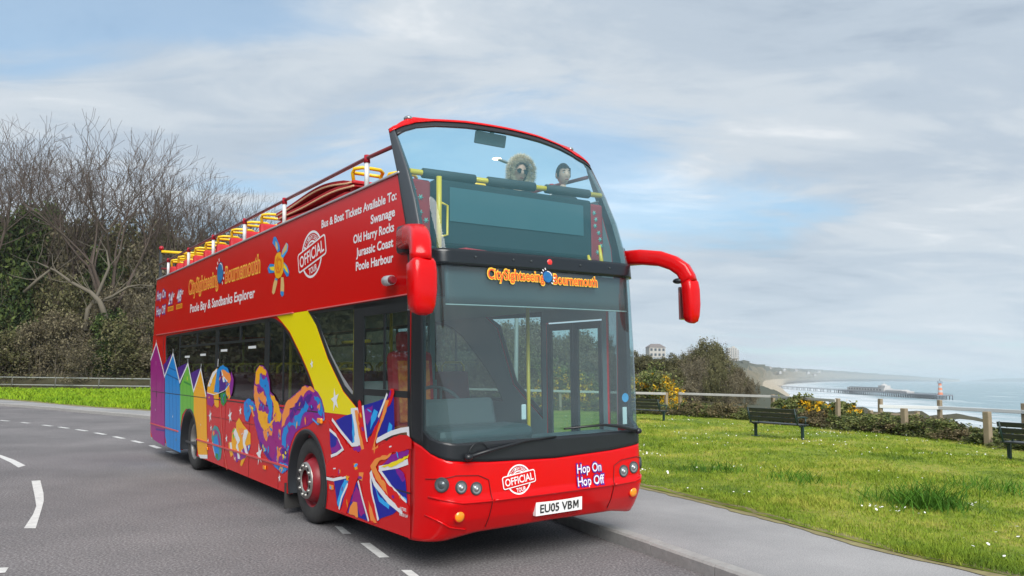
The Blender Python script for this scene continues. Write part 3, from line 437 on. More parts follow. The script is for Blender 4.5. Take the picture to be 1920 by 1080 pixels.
ART={'beach_hut_mural':[('magenta',1,0,[(-9.367,1.894),(-8.832,2.222),(-8.105,1.69),(-7.965,1.541),(-7.706,0.246),(-8.839,0.294),(-9.102,0.456)]),('indigo',1,0,[(-8.098,1.79),(-7.894,1.839),(-7.4,2.001),(-7.801,1.604),(-7.945,1.566)]),('blue',1,0,[(-7.923,1.576),(-7.267,1.985),(-6.66,1.464),(-6.543,1.123),(-6.424,0.244),(-7.539,0.26),(-7.726,0.45)]),('indigo',1,0,[(-6.871,1.736),(-6.148,1.819),(-6.597,1.442),(-6.64,1.464)]),('green',1,0,[(-6.614,1.418),(-6.07,1.797),(-5.608,1.33),(-5.536,0.882),(-5.822,1.012),(-6.122,1.027),(-6.377,0.915),(-6.502,0.672)]),('indigo',1,0,[(-5.828,1.649),(-5.228,1.724),(-5.551,1.374),(-5.626,1.333)]),('yellow',1,0,[(-5.599,1.33),(-5.167,1.71),(-4.772,1.269),(-4.595,0.367),(-5.167,0.32),(-5.323,0.557),(-5.411,0.719),(-5.546,0.892)]),('white',1,0,[(-5.167,0.324),(-4.595,0.371),(-4.589,0.312),(-5.036,0.278)]),('white',2,0.045,[(-9.366,1.889),(-8.834,2.235),(-8.107,1.702),(-7.945,1.566),(-7.269,1.999),(-6.651,1.475),(-6.071,1.808),(-5.609,1.34),(-5.168,1.716),(-4.773,1.273)]),('white',2,0.02,[(-7.269,1.999),(-7.281,2.088)]),('white',2,0.02,[(-6.071,1.808),(-6.082,1.897)]),('white',2,0.02,[(-5.168,1.716),(-5.144,1.805)]),('white',2,0.02,[(-8.834,2.235),(-8.845,2.301)]),('magenta2',2,0.02,[(-8.73,1.61),(-8.597,0.515)]),('indigo',2,0.035,[(-8.597,0.515),(-7.763,0.539)]),('indigo',2,0.03,[(-7.984,1.516),(-7.729,0.247)]),('blue2',2,0.015,[(-7.565,1.618),(-7.256,0.283)]),('blue2',2,0.015,[(-7.272,1.573),(-6.977,0.271)]),('blue2',2,0.015,[(-6.971,1.552),(-6.707,0.26)]),('blue2',2,0.02,[(-7.791,1.617),(-6.676,1.509)]),('blue2',2,0.015,[(-7.583,1.74),(-6.989,1.681)]),('green2',2,0.015,[(-6.397,1.434),(-6.322,0.94)]),('green2',2,0.015,[(-6.11,1.45),(-6.028,1.031)]),('green2',2,0.015,[(-5.853,1.411),(-5.768,1.021)]),('green2',2,0.03,[(-6.337,1.491),(-5.83,1.444)]),('lemon',2,0.03,[(-6.099,1.584),(-6.072,1.518)]),('orange',2,0.012,[(-5.398,1.335),(-5.211,0.627)]),('orange',2,0.012,[(-5.194,1.351),(-4.993,0.335)]),('orange',2,0.012,[(-4.99,1.325),(-4.784,0.354)]),('orange',2,0.015,[(-5.425,1.42),(-4.947,1.378)]),('white',2,0.03,[(-8.714,0.911),(-8.708,0.875)]),('white',2,0.03,[(-7.146,0.854),(-7.12,0.82)]),('white',2,0.03,[(-5.075,0.827),(-5.063,0.799)]),('black',2,0.05,[(-8.672,1.263),(-8.64,1.149)]),('white',2,0.012,[(-8.811,1.869),(-8.798,1.791)]),('grey',2,0.05,[(-6.817,0.463),(-6.791,0.424)])],'sea_creature_mural':[('purple',1,0,[(-2.275,1.529),(-2.246,1.605),(-2.204,1.712),(-2.062,1.775),(-1.909,1.766),(-1.742,1.699),(-1.644,1.583),(-1.608,1.439),(-1.463,1.393),(-1.263,1.28),(-1.134,1.216),(-1.067,1.274),(-0.957,1.346),(-0.65,1.447),(-0.375,1.542),(-0.144,1.521),(0.03,1.468),(0.139,1.397),(0.218,1.289),(0.231,1.192),(0.043,1.118),(-0.077,1.151),(-0.266,1.087),(-0.481,1.048),(-0.665,0.984),(-0.794,0.871),(-0.878,0.744),(-0.894,0.529),(-1.091,0.461),(-1.366,0.507),(-1.588,0.569),(-1.82,0.648),(-1.968,0.752),(-2.07,0.847),(-2.174,0.944),(-2.282,1.073),(-2.366,1.183),(-2.413,1.143),(-2.505,0.997),(-2.636,1.008),(-2.726,1.144),(-2.72,1.27),(-2.53,1.326),(-2.298,1.292),(-2.238,1.279),(-2.297,1.406)]),('yellow',2,0,[(-2.226,1.529),(-2.217,1.681),(-2.062,1.768),(-1.918,1.757),(-1.764,1.684),(-1.802,1.632),(-1.911,1.646),(-1.984,1.675),(-2.049,1.652),(-2.059,1.517)]),('blue',3,0,[(-2.031,1.667),(-1.907,1.587),(-1.746,1.618),(-1.657,1.51),(-1.632,1.395),(-1.525,1.327),(-1.495,1.2),(-1.533,1.098),(-1.609,1.03),(-1.681,1.112),(-1.619,1.194),(-1.725,1.291),(-1.753,1.377),(-1.875,1.469),(-2.02,1.511)]),('orange',2,0,[(-2.264,1.514),(-2.115,1.486),(-1.989,1.4),(-1.873,1.432),(-1.74,1.319),(-1.79,1.23),(-2.004,1.28),(-2.07,1.189),(-2.205,1.243),(-2.279,1.376)]),('purple',3,0,[(-2.165,1.5),(-2.027,1.473),(-1.975,1.415),(-2.036,1.391),(-2.135,1.426)]),('purple',3,0,[(-2.031,1.317),(-1.91,1.284),(-1.792,1.259),(-1.801,1.186),(-1.902,1.167),(-1.975,1.208)]),('yellow',2,0,[(-2.144,1.215),(-1.997,1.17),(-1.786,1.179),(-1.67,1.149),(-1.685,1.033),(-1.531,1.07),(-1.404,1.133),(-1.444,1.075),(-1.636,0.964),(-1.816,0.923),(-1.945,0.973),(-2.071,1.07)]),('yellow',2,0,[(-1.588,1.411),(-1.418,1.373),(-1.254,1.266),(-1.16,1.173),(-1.197,1.089),(-1.378,1.064),(-1.482,1.129),(-1.454,1.244)]),('orange',3,0,[(-1.451,1.202),(-1.341,1.165),(-1.315,1.082),(-1.41,1.084)]),('magenta',2,0,[(-1.604,0.952),(-1.314,1.061),(-1.124,1.038),(-1.157,0.898),(-1.109,0.779),(-1.295,0.749),(-1.458,0.596),(-1.707,0.658),(-1.853,0.79),(-1.652,0.863)]),('orange',2,0,[(-1.054,1.261),(-0.957,1.344),(-0.649,1.443),(-0.375,1.536),(-0.143,1.517),(-0.066,1.478),(-0.318,1.472),(-0.424,1.404),(-0.498,1.428),(-0.607,1.352),(-0.679,1.276),(-0.873,1.255),(-0.877,1.187),(-0.966,1.142),(-1.054,1.042),(-1.143,1.009),(-1.139,1.168)]),('indigo',2,0,[(-0.869,1.174),(-0.644,1.331),(-0.479,1.409),(-0.421,1.352),(-0.281,1.447),(-0.14,1.438),(-0.207,1.36),(-0.383,1.315),(-0.639,1.232),(-0.826,1.103)]),('blue',3,0,[(-1.128,0.9),(-1.069,1.014),(-0.865,1.1),(-0.747,1.094),(-0.712,1.169),(-0.526,1.217),(-0.418,1.287),(-0.348,1.342),(-0.24,1.308),(-0.308,1.241),(-0.415,1.21),(-0.484,1.128),(-0.519,1.068),(-0.668,1.049),(-0.823,1.056),(-0.956,0.94),(-0.999,0.768),(-1.123,0.805)]),('blue',3,0,[(-0.088,1.427),(0.031,1.424),(0.14,1.36),(0.192,1.276),(0.146,1.212),(0.038,1.244),(0.028,1.343),(-0.069,1.384)]),('magenta',2,0,[(-0.466,1.136),(-0.306,1.209),(-0.097,1.238),(-0.061,1.177),(-0.266,1.102),(-0.463,1.065)]),('skyblue',3,0.02,[(-0.129,1.173),(0.043,1.123),(0.222,1.186),(0.203,1.264)]),('indigo',3,0,[(-0.24,1.308),(-0.135,1.324),(-0.082,1.289),(-0.167,1.26)]),('indigo',2,0,[(-2.123,0.918),(-1.993,0.779),(-1.802,0.722),(-1.662,0.676),(-1.478,0.573),(-1.68,0.603),(-1.917,0.698),(-2.053,0.812)]),('blue',3,0,[(-1.849,0.732),(-1.711,0.722),(-1.694,0.68),(-1.798,0.664)]),('blue',3,0,[(-1.411,0.537),(-1.098,0.589),(-0.897,0.582),(-0.906,0.528),(-1.092,0.465),(-1.302,0.507)]),('skyblue',3,0,[(-1.24,0.527),(-1.076,0.557),(-0.994,0.539),(-1.105,0.487)]),('blue',3,0,[(-2.709,1.262),(-2.529,1.32),(-2.308,1.287),(-2.205,1.243),(-2.2,1.168),(-2.289,1.164),(-2.394,1.228),(-2.388,1.144),(-2.506,1.016),(-2.637,1.021),(-2.71,1.145)]),('orange',3,0,[(-2.471,1.232),(-2.394,1.228),(-2.299,1.163),(-2.21,1.1),(-2.283,1.081),(-2.363,1.145)]),('orange',3,0,[(-1.862,0.92),(-1.605,0.977),(-1.485,1.03),(-1.502,0.887),(-1.653,0.877),(-1.693,0.802),(-1.811,0.851)]),('orange',3,0,[(-1.317,0.762),(-1.121,0.778),(-1.202,0.73),(-1.124,0.682),(-1.226,0.645),(-1.251,0.567),(-1.321,0.602),(-1.283,0.681)]),('orange',3,0,[(-1.116,0.689),(-0.962,0.683),(-0.98,0.652),(-1.082,0.659)]),('orange',3,0,[(-1.644,0.735),(-1.59,0.732),(-1.604,0.681),(-1.641,0.692)]),('orange',3,0,[(-1.246,0.989),(-1.174,0.98),(-1.175,0.856),(-1.261,0.891)]),('indigo',2,0,[(-1.12,0.757),(-0.908,0.795),(-0.902,0.615),(-1.059,0.613)]),('lemon',3,0,[(-0.93,0.834),(-0.88,0.784),(-0.908,0.728)])],'star_decals':[('white',2,0,[(-4.515,1.088),(-4.519,1.008),(-4.585,0.989),(-4.522,0.959),(-4.526,0.88),(-4.483,0.941),(-4.42,0.912),(-4.456,0.979),(-4.413,1.041),(-4.478,1.021)]),('white',2,0,[(-3.413,1.154),(-3.417,1.067),(-3.489,1.045),(-3.42,1.013),(-3.425,0.926),(-3.378,0.993),(-3.309,0.961),(-3.349,1.035),(-3.301,1.102),(-3.373,1.08)]),('white',2,0,[(-2.897,1.209),(-2.9,1.154),(-2.945,1.141),(-2.902,1.121),(-2.905,1.066),(-2.875,1.108),(-2.832,1.088),(-2.857,1.134),(-2.827,1.176),(-2.872,1.162)]),('white',2,0,[(-3.559,0.768),(-3.562,0.718),(-3.604,0.705),(-3.563,0.686),(-3.566,0.636),(-3.539,0.675),(-3.498,0.656),(-3.522,0.699),(-3.494,0.738),(-3.536,0.725)]),('white',2,0,[(-4.594,0.645),(-4.596,0.601),(-4.632,0.591),(-4.597,0.575),(-4.6,0.531),(-4.576,0.565),(-4.542,0.549),(-4.562,0.585),(-4.538,0.619),(-4.574,0.608)]),('white',2,0,[(-2.025,0.754),(-2.031,0.645),(-2.121,0.618),(-2.034,0.578),(-2.04,0.469),(-1.981,0.554),(-1.895,0.513),(-1.945,0.605),(-1.886,0.689),(-1.976,0.662)]),('white',2,0,[(-4.433,0.858),(-4.435,0.815),(-4.471,0.804),(-4.437,0.788),(-4.439,0.745),(-4.416,0.778),(-4.381,0.762),(-4.401,0.799),(-4.377,0.832),(-4.413,0.822)]),('white',2,0,[(-1.204,0.458),(-1.206,0.414),(-1.242,0.403),(-1.207,0.387),(-1.21,0.344),(-1.186,0.378),(-1.152,0.361),(-1.172,0.398),(-1.148,0.432),(-1.184,0.421)]),('white',2,0,[(0.485,1.529),(0.48,1.434),(0.402,1.411),(0.477,1.376),(0.472,1.282),(0.523,1.355),(0.598,1.32),(0.555,1.4),(0.606,1.472),(0.528,1.449)]),('white',2,0,[(-0.187,1.841),(-0.189,1.797),(-0.225,1.786),(-0.191,1.77),(-0.193,1.727),(-0.17,1.761),(-0.135,1.744),(-0.155,1.781),(-0.131,1.815),(-0.167,1.804)])],'umbrella_mural':[('pink',1,0.035,[(-3.935,1.206),(-3.822,0.854),(-3.704,0.542),(-3.475,0.257)]),('white',2,0.03,[(-4.111,1.873),(-4.124,1.756)]),('yellow',1,0,[(-4.73,1.349),(-4.678,1.488),(-4.433,1.663),(-4.153,1.739),(-4.066,1.482),(-4.003,1.154),(-4.092,1.124),(-4.253,1.161),(-4.332,1.317)]),('magenta',2,0,[(-4.768,1.383),(-4.661,1.333),(-4.364,1.316),(-4.275,1.193),(-4.429,1.128),(-4.676,1.161)]),('white',2,0,[(-4.706,1.436),(-4.432,1.654),(-4.171,1.723),(-4.166,1.681),(-4.391,1.578),(-4.541,1.448)]),('blue',2,0,[(-4.151,1.714),(-3.851,1.781),(-3.582,1.735),(-3.459,1.652),(-3.815,1.712),(-3.944,1.682),(-4.022,1.351),(-4.317,1.356),(-4.202,1.597)]),('indigo',3,0,[(-3.982,1.698),(-3.796,1.52),(-3.534,1.532),(-3.697,1.408),(-3.974,1.365),(-4.028,1.599)]),('white',2,0,[(-3.935,1.715),(-3.745,1.602),(-3.564,1.539),(-3.795,1.503)]),('blue',2,0,[(-3.743,1.585),(-3.532,1.508),(-3.447,1.517),(-3.668,1.409)]),('orange',2,0,[(-3.815,1.718),(-3.46,1.66),(-3.384,1.574),(-3.473,1.485),(-3.743,1.585),(-3.946,1.702)]),('purple',1,0,[(-3.53,1.484),(-3.377,1.685),(-3.256,1.575),(-3.261,1.497),(-3.311,1.378),(-3.426,1.28),(-3.662,1.345)]),('yellow',2,0,[(-3.658,1.425),(-3.473,1.485),(-3.39,1.321),(-3.482,1.275),(-3.615,1.346)]),('green2',2,0,[(-3.948,1.345),(-3.654,1.385),(-3.583,1.251),(-3.734,1.17),(-3.898,1.207)]),('white',3,0.012,[(-4.729,1.34),(-4.333,1.321),(-3.992,1.355),(-3.668,1.409),(-3.446,1.501)])],'surfboard_mural':[('teal',1,0,[(-4.221,0.854),(-4.033,0.841),(-3.89,0.753),(-3.819,0.629),(-3.787,0.487),(-3.836,0.379),(-3.983,0.34),(-4.141,0.374),(-4.279,0.494),(-4.379,0.652),(-4.342,0.789)]),('magenta',2,0,[(-4.338,0.755),(-4.184,0.799),(-3.995,0.762),(-3.881,0.656),(-3.851,0.53),(-3.947,0.587),(-4.054,0.741),(-4.237,0.696)]),('blue',2,0,[(-4.233,0.663),(-4.081,0.707),(-3.98,0.616),(-3.919,0.427),(-4.015,0.346),(-4.163,0.405),(-4.253,0.546)]),('white',2,0.02,[(-4.321,0.59),(-4.248,0.496),(-4.144,0.399)]),('orange',2,0,[(-4.324,0.74),(-4.245,0.778),(-4.196,0.732),(-4.299,0.683)]),('green2',2,0,[(-4.117,0.442),(-3.963,0.439),(-3.985,0.356),(-4.097,0.37)])],'fish_mural':[('yellow',1,0,[(-3.436,0.643),(-3.36,0.672),(-3.282,0.67),(-3.272,0.811),(-3.169,0.887),(-3.071,0.87),(-3.078,0.961),(-2.941,1.036),(-2.742,0.951),(-2.396,0.855),(-2.376,0.712),(-2.463,0.574),(-2.605,0.502),(-2.758,0.381),(-2.835,0.388),(-2.791,0.47),(-2.918,0.443),(-3.021,0.41),(-3.19,0.501),(-3.296,0.456),(-3.406,0.552)]),('orange',2,0,[(-2.957,0.908),(-2.697,0.894),(-2.592,0.842),(-2.735,0.728),(-2.897,0.821)]),('orange',2,0,[(-3.191,0.509),(-3.056,0.505),(-3.012,0.426),(-3.103,0.433)]),('green',2,0,[(-3.261,0.811),(-3.169,0.879),(-3.108,0.806),(-3.181,0.709)]),('purple',2,0,[(-3.221,0.537),(-2.875,0.552),(-2.677,0.643),(-2.385,0.711),(-2.472,0.573),(-2.64,0.499),(-2.867,0.455),(-3.021,0.41)]),('white',3,0,[(-3.207,0.815),(-3.088,0.887),(-2.976,0.815),(-2.863,0.725),(-2.963,0.665),(-2.842,0.473),(-2.946,0.463),(-3.049,0.612),(-3.035,0.705)]),('white',3,0,[(-2.686,0.88),(-2.537,0.897),(-2.495,0.863),(-2.632,0.706),(-2.473,0.58),(-2.57,0.564),(-2.721,0.684),(-2.738,0.772)]),('white',3,0,[(-3.369,0.648),(-3.282,0.67),(-3.228,0.551),(-3.303,0.533)]),('skyblue',3,0,[(-2.481,0.689),(-2.385,0.704),(-2.419,0.636),(-2.485,0.613)])],'flag_mural':[('white',1,0,[(0.921,1.334),(1.089,1.348),(1.175,1.177),(1.243,0.994),(0.981,0.96),(0.964,0.986)]),('blue3',1,0,[(0.533,1.188),(0.766,1.25),(1.0,1.287),(1.038,1.114),(0.981,0.973),(0.861,0.984),(0.718,1.079)]),('blue3',1,0,[(0.379,1.063),(0.538,1.031),(0.685,0.964),(0.733,0.911),(0.67,0.871),(0.443,0.837),(0.395,0.926)]),('blue3',1,0,[(1.171,1.365),(1.485,1.417),(1.693,1.457),(1.779,1.491),(1.694,1.374),(1.429,1.127),(1.306,1.052),(1.246,1.181)]),('blue3',1,0,[(1.723,1.388),(1.878,1.484),(1.901,1.177),(1.551,1.07),(1.491,1.04),(1.608,1.203)]),('blue3',1,0,[(1.615,0.814),(1.954,0.857),(2.075,0.819),(2.12,0.752),(2.155,0.567),(1.846,0.64),(1.674,0.726)]),('blue3',1,0,[(1.405,0.747),(1.559,0.611),(1.847,0.524),(1.985,0.488),(1.876,0.428),(1.622,0.352),(1.578,0.322),(1.486,0.486),(1.413,0.644)]),('blue3',1,0,[(0.508,0.564),(0.819,0.634),(0.939,0.615),(0.687,0.307),(0.607,0.323),(0.568,0.43)]),('blue3',1,0,[(1.083,0.625),(1.337,0.284),(1.13,0.289),(0.863,0.292),(0.96,0.455)]),('purple',2,0,[(1.268,1.336),(1.439,1.383),(1.411,1.27),(1.319,1.185),(1.264,1.235)]),('purple',2,0,[(0.948,0.93),(1.179,0.989),(1.213,0.919),(1.016,0.908)]),('purple',2,0,[(0.404,0.884),(0.559,0.939),(0.575,1.005),(0.668,0.948),(0.687,0.908),(0.598,0.872),(0.458,0.845)]),('purple',2,0,[(1.786,0.925),(1.952,0.992),(2.186,1.022),(2.165,0.978),(1.953,0.914),(1.585,0.811)]),('purple',2,0,[(1.913,0.845),(2.075,0.819),(2.12,0.764),(2.062,0.734),(1.995,0.774)]),('magenta',2,0,[(1.074,0.577),(1.163,0.535),(1.289,0.348),(1.194,0.301),(1.045,0.426),(0.955,0.413)]),('skyblue',2,0,[(0.784,0.61),(0.871,0.607),(0.737,0.425),(0.644,0.315),(0.599,0.35),(0.681,0.501)]),('skyblue',2,0,[(1.471,1.351),(1.553,1.329),(1.458,1.22),(1.382,1.143),(1.401,1.269)]),('skyblue',2,0,[(1.796,1.246),(1.858,1.218),(1.84,1.154),(1.755,1.149)]),('skyblue',2,0,[(1.493,0.628),(1.619,0.542),(1.811,0.504),(1.792,0.461),(1.59,0.501)]),('skyblue',2,0,[(1.943,0.622),(2.142,0.6),(2.143,0.562),(1.984,0.591)]),('skyblue',2,0,[(0.946,1.28),(1.007,1.283),(1.021,1.004),(0.974,0.993)]),('white',3,0.035,[(0.439,1.198),(0.7,1.078),(0.964,0.972),(1.114,0.989)]),('white',3,0.03,[(0.374,1.085),(0.593,1.028),(0.74,0.912),(0.58,0.849),(0.422,0.81)]),('white',3,0.05,[(0.965,1.329),(1.037,1.168),(1.074,0.988)]),('white',3,0.04,[(1.21,1.374),(1.265,1.182),(1.312,1.026)]),('white',3,0.03,[(1.75,1.503),(1.664,1.398),(1.563,1.278)]),('white',3,0.045,[(1.521,1.053),(1.669,1.098),(1.84,1.148),(2.031,1.186),(2.163,1.203),(2.172,1.131)]),('white',3,0.05,[(1.585,0.802),(1.787,0.838),(1.954,0.867),(2.166,0.922)]),('white',3,0.055,[(1.399,0.753),(1.498,0.654),(1.791,0.534),(2.065,0.476)]),('white',3,0.035,[(1.585,0.798),(1.846,0.665),(2.137,0.566)]),('white',3,0.04,[(1.381,0.744),(1.44,0.544),(1.578,0.329)]),('white',3,0.03,[(1.116,0.635),(1.223,0.476),(1.368,0.289)]),('white',3,0.03,[(0.277,0.566),(0.497,0.574),(0.818,0.639)]),('white',3,0.03,[(0.872,0.579),(0.719,0.422),(0.652,0.295)]),('red2',4,0,[(0.284,0.698),(0.415,0.776),(0.776,0.887),(1.116,0.897),(1.306,1.013),(1.552,0.993),(1.84,1.104),(2.059,1.147),(2.164,1.15),(2.234,1.121),(2.234,1.038),(1.897,0.985),(1.584,0.868),(1.435,0.802),(1.374,0.743),(1.186,0.69),(0.853,0.649),(0.307,0.587)]),('red2',4,0,[(0.333,1.182),(0.44,1.169),(0.665,1.047),(0.914,0.94),(1.181,0.909),(0.848,0.845),(0.722,0.939),(0.555,1.053)]),('red2',4,0,[(1.098,1.403),(1.13,1.425),(1.166,1.413),(1.212,1.246),(1.322,1.014),(1.212,0.952),(1.126,1.174)]),('red2',4,0,[(1.82,1.553),(1.885,1.551),(1.897,1.517),(1.85,1.443),(1.752,1.376),(1.637,1.256),(1.492,1.014),(1.308,0.934),(1.344,1.029),(1.489,1.183),(1.607,1.28),(1.722,1.4)]),('red2',4,0,[(1.404,0.812),(1.586,0.766),(1.901,0.641),(2.181,0.541),(2.182,0.458),(2.065,0.48),(1.734,0.583),(1.467,0.715)]),('red2',4,0,[(1.185,0.723),(1.38,0.757),(1.415,0.567),(1.579,0.297),(1.429,0.286),(1.261,0.455)]),('red2',4,0,[(0.937,0.689),(1.16,0.7),(1.064,0.609),(0.835,0.274),(0.688,0.268),(0.806,0.461)]),('orange',5,0,[(1.023,1.318),(1.09,1.324),(1.15,1.135),(1.26,0.956),(1.196,0.944),(1.104,1.132)]),('orange',5,0,[(1.722,1.445),(1.793,1.444),(1.701,1.298),(1.565,1.136),(1.492,1.014),(1.432,0.964),(1.55,1.161),(1.651,1.308)]),('orange',5,0,[(1.432,0.964),(1.567,1.02),(1.567,0.995),(1.478,0.964)]),('orange',5,0,[(1.398,0.808),(1.494,0.879),(1.613,0.909),(1.856,0.971),(1.814,0.934),(1.584,0.866),(1.52,0.811),(1.645,0.71),(1.733,0.682),(1.782,0.583),(1.647,0.64),(1.491,0.737)]),('orange',5,0,[(1.137,0.718),(1.249,0.73),(1.219,0.647),(1.148,0.652)]),('orange',5,0,[(1.355,0.481),(1.442,0.416),(1.549,0.299),(1.414,0.303)]),('orange',5,0,[(1.012,0.421),(1.101,0.427),(1.13,0.285),(0.904,0.291),(0.946,0.371)]),('lemon',5,0,[(1.615,0.814),(1.787,0.863),(2.186,0.989),(2.165,0.954),(1.899,0.859)]),('yellow',5,0,[(1.009,0.792),(1.079,0.803),(1.113,0.749),(1.047,0.735)]),('yellow',5,0,[(0.632,0.698),(0.683,0.697),(0.676,0.661),(0.633,0.663)]),('orange',5,0,[(0.386,0.514),(0.51,0.519),(0.511,0.477),(0.395,0.469)]),('white',5,0.012,[(0.493,0.688),(0.559,0.698)]),('white',5,0.012,[(1.799,1.02),(1.847,1.03)]),('yellow',5,0,[(0.818,0.639),(0.915,0.655),(0.854,0.605)])],'sun_decal':[('blue',1,0,[(-1.599,3.428),(-1.549,3.432),(-1.496,3.417),(-1.349,3.29),(-1.333,3.222),(-1.429,3.21),(-1.526,3.294),(-1.639,3.357)]),('cream',2,0,[(-1.525,3.373),(-1.454,3.342),(-1.403,3.259),(-1.445,3.233),(-1.512,3.302)]),('skyblue',1,0,[(-1.105,3.295),(-1.044,3.27),(-1.032,3.24),(-1.056,3.183),(-1.21,3.111),(-1.295,3.141),(-1.244,3.22)]),('cream',2,0,[(-1.105,3.291),(-1.054,3.257),(-1.084,3.2),(-1.234,3.153),(-1.263,3.166),(-1.221,3.217)]),('blue',1,0,[(-1.814,3.044),(-1.727,3.095),(-1.548,3.071),(-1.53,2.962),(-1.758,2.974)]),('lemon',2,0,[(-1.742,3.054),(-1.546,3.043),(-1.543,2.982),(-1.686,3.009)]),('blue',1,0,[(-1.179,3.058),(-1.062,3.003),(-0.973,2.92),(-0.996,2.865),(-1.068,2.863),(-1.207,2.967)]),('lemon',2,0,[(-1.168,3.042),(-1.061,2.975),(-0.998,2.895),(-1.085,2.931),(-1.184,2.993)]),('cream',1,0,[(-1.502,2.892),(-1.409,2.869),(-1.42,2.813),(-1.502,2.696),(-1.562,2.679),(-1.614,2.709),(-1.576,2.807)]),('blue',2,0,[(-1.496,2.888),(-1.409,2.867),(-1.419,2.846),(-1.501,2.863)]),('cream',1,0,[(-1.28,2.877),(-1.185,2.867),(-1.152,2.761),(-1.159,2.641),(-1.227,2.623),(-1.29,2.665)]),('blue',2,0,[(-1.278,2.702),(-1.159,2.683),(-1.165,2.64),(-1.227,2.625),(-1.285,2.665)]),('yellow',3,0,[(-1.355,3.207),(-1.298,3.194),(-1.275,3.139),(-1.204,3.112),(-1.178,3.034),(-1.195,2.933),(-1.275,2.88),(-1.372,2.867),(-1.473,2.892),(-1.53,2.966),(-1.541,3.054),(-1.513,3.167),(-1.449,3.202)]),('orange2',4,0.03,[(-1.354,3.034),(-1.371,2.988),(-1.418,3.012),(-1.414,3.098),(-1.358,3.12),(-1.272,3.082),(-1.267,2.997),(-1.334,2.947),(-1.434,2.957),(-1.482,3.029),(-1.472,3.104),(-1.389,3.152)])]}
# ------------------------------------------------------------------ the bus (local x = forward from the front axle, y = left, z = up)
HEAD = math.radians(-54.8806); PHI = math.radians(1.5)
lf2 = Vector((-math.sin(HEAD), math.cos(HEAD), 0))
bus = empty('tour_bus', Vector((-2.1164,8.7530,0)) + (lf2*math.cos(PHI)+Vector((0,0,math.sin(PHI))))*1.25); bus.rotation_euler = (PHI,0,HEAD)
tag(bus, 'red open-top double-decker sightseeing bus with painted mural parked by the kerb', 'bus')
K = .92
ACOL = {k: lin(*v, k=K) for k, v in dict(magenta=(160,12,128), magenta2=(105,8,90), indigo=(76,20,138), blue=(8,138,218), blue2=(4,70,140), green=(112,190,62), green2=(40,140,55), yellow=(250,178,8),
    white=(238,238,240), orange=(250,150,66), orange2=(232,118,8), purple=(138,22,150), skyblue=(44,172,244), lemon=(250,224,30), pink=(226,92,80), teal=(60,150,150), cream=(226,190,122),
    blue3=(22,30,158), red2=(226,14,16), black=(15,15,18), grey=(120,120,120)).items()}
m_red = M('red_paint', lin(214,2,8,k=.92),   .20, coat=.0, spec=.36, noise=(1.3,.22,lin(196,2,8,k=.92)))
m_yel = M('yellow_paint', lin(246,228,6,k=.9), .25, spec=.28)
m_blk = M('black_trim', (.012,.014,.017), .35, bump=(40,.1,.004))
m_gls = M('black_gloss', (.010,.014,.018), .22)
m_und = M('underbody', (.012,.012,.012), .9)
m_rub = M('tyre_rubber', (.022,.022,.023), .75, noise=(6,.6,(.05,.048,.045)), bump=(30,.2,.004))
m_rim = M('rim_silver', (.42,.41,.39), .38, metal=.7, noise=(9,.7,(.22,.20,.18)))
m_hub = M('hub_red', lin(150,18,32), .45, noise=(9,.5,(.10,.01,.02)))
m_alu = M('alu_trim', (.55,.55,.56), .4, metal=.6)
m_wht = M('white_enamel', (.72,.72,.72), .4)
m_int = M('interior_grey', (.27,.33,.34), .7); m_drk = M('interior_dark', (.035,.045,.05), .7); m_flr = M('deck_floor', (.06,.06,.065), .85)
m_pole = M('yellow_handrail', lin(238,196,20), .35, coat=.3)
m_rail = M('maroon_rail', lin(122,40,44), .35, coat=.3)
m_seat = M('seat_red', lin(200,22,38), .6, noise=(3,.25,lin(150,15,30)))
m_moq = M('moquette_red', lin(205,40,40), .8, noise=(16,.9,lin(245,165,70)))
m_sky = glass('windscreen_glass', (.66,.84,.86), 1.72, .07, .015, (.36,.47,.50))  # grey-teal veil colour paints in a pale sky reflection
m_upg = glass('upper_screen_glass', (.74,.89,.92), 1.38, .09, .015, (.16,.48,.56))  # teal haze over the glass comes from the painted veil colour
m_win = glass('tinted_window_glass', (.55,.62,.62), 1.30, .012, .01); m_drv = glass('driver_window_glass', (.80,.88,.87), 1.30, .015, .01)
m_lamp = M('lamp_glass', (.36,.38,.39), .12, metal=.7); m_amb = M('amber_lens', lin(232,140,20), .2, coat=.5)
def I1(z, T):
    return float(np.interp(z, [a for a,_ in T], [b for _,b in T]))
SA = [(.2,2.16),(.33,2.18),(1.1,2.2),(2.4,2.22),(2.7,2.2),(3.03,2.15),(3.54,1.97),(4.0,1.76),(4.2,1.62)]
SB = [(.22,2.42),(.33,2.52),(.45,2.60),(.55,2.640),(.60,2.660),(.64,2.640),(.96,2.625),(1.12,2.62),(1.93,2.595),(2.62,2.55),(2.78,2.535),(2.96,2.47),(3.25,2.365),(3.56,2.185),(3.91,1.93),(4.1,1.77),(4.22,1.68)]
BOW = [(.3,.035),(2.8,.04),(3.4,.09),(4.2,.20)]
CR = .20
def front_pt(t, z, off=0.0):
    """t -1..1 from the offside flank round the front to the nearside flank"""
    a = abs(t); sa, sb, bw = I1(z,SA), I1(z,SB), I1(z,BOW)
    if a > .8:
        th = (1-a)/.2*PI/2; l = CR*(1-math.cos(th)); s = sa+(sb-sa)*math.sin(th)
        nx, nl = math.sin(th)/max(sb-sa,.05), -math.cos(th)/CR; k = math.hypot(nx,nl) or 1; nx /= k; nl /= k
    else:
        l = CR+(1.25-CR)*(1-a/.8); s = sb+bw*(1-(a/.8)**2); nx, nl = 1, 0
    s += nx*off; l += nl*off
    y = (1.25-l)*(1 if t > 0 else -1); return Vector((s, y, z))
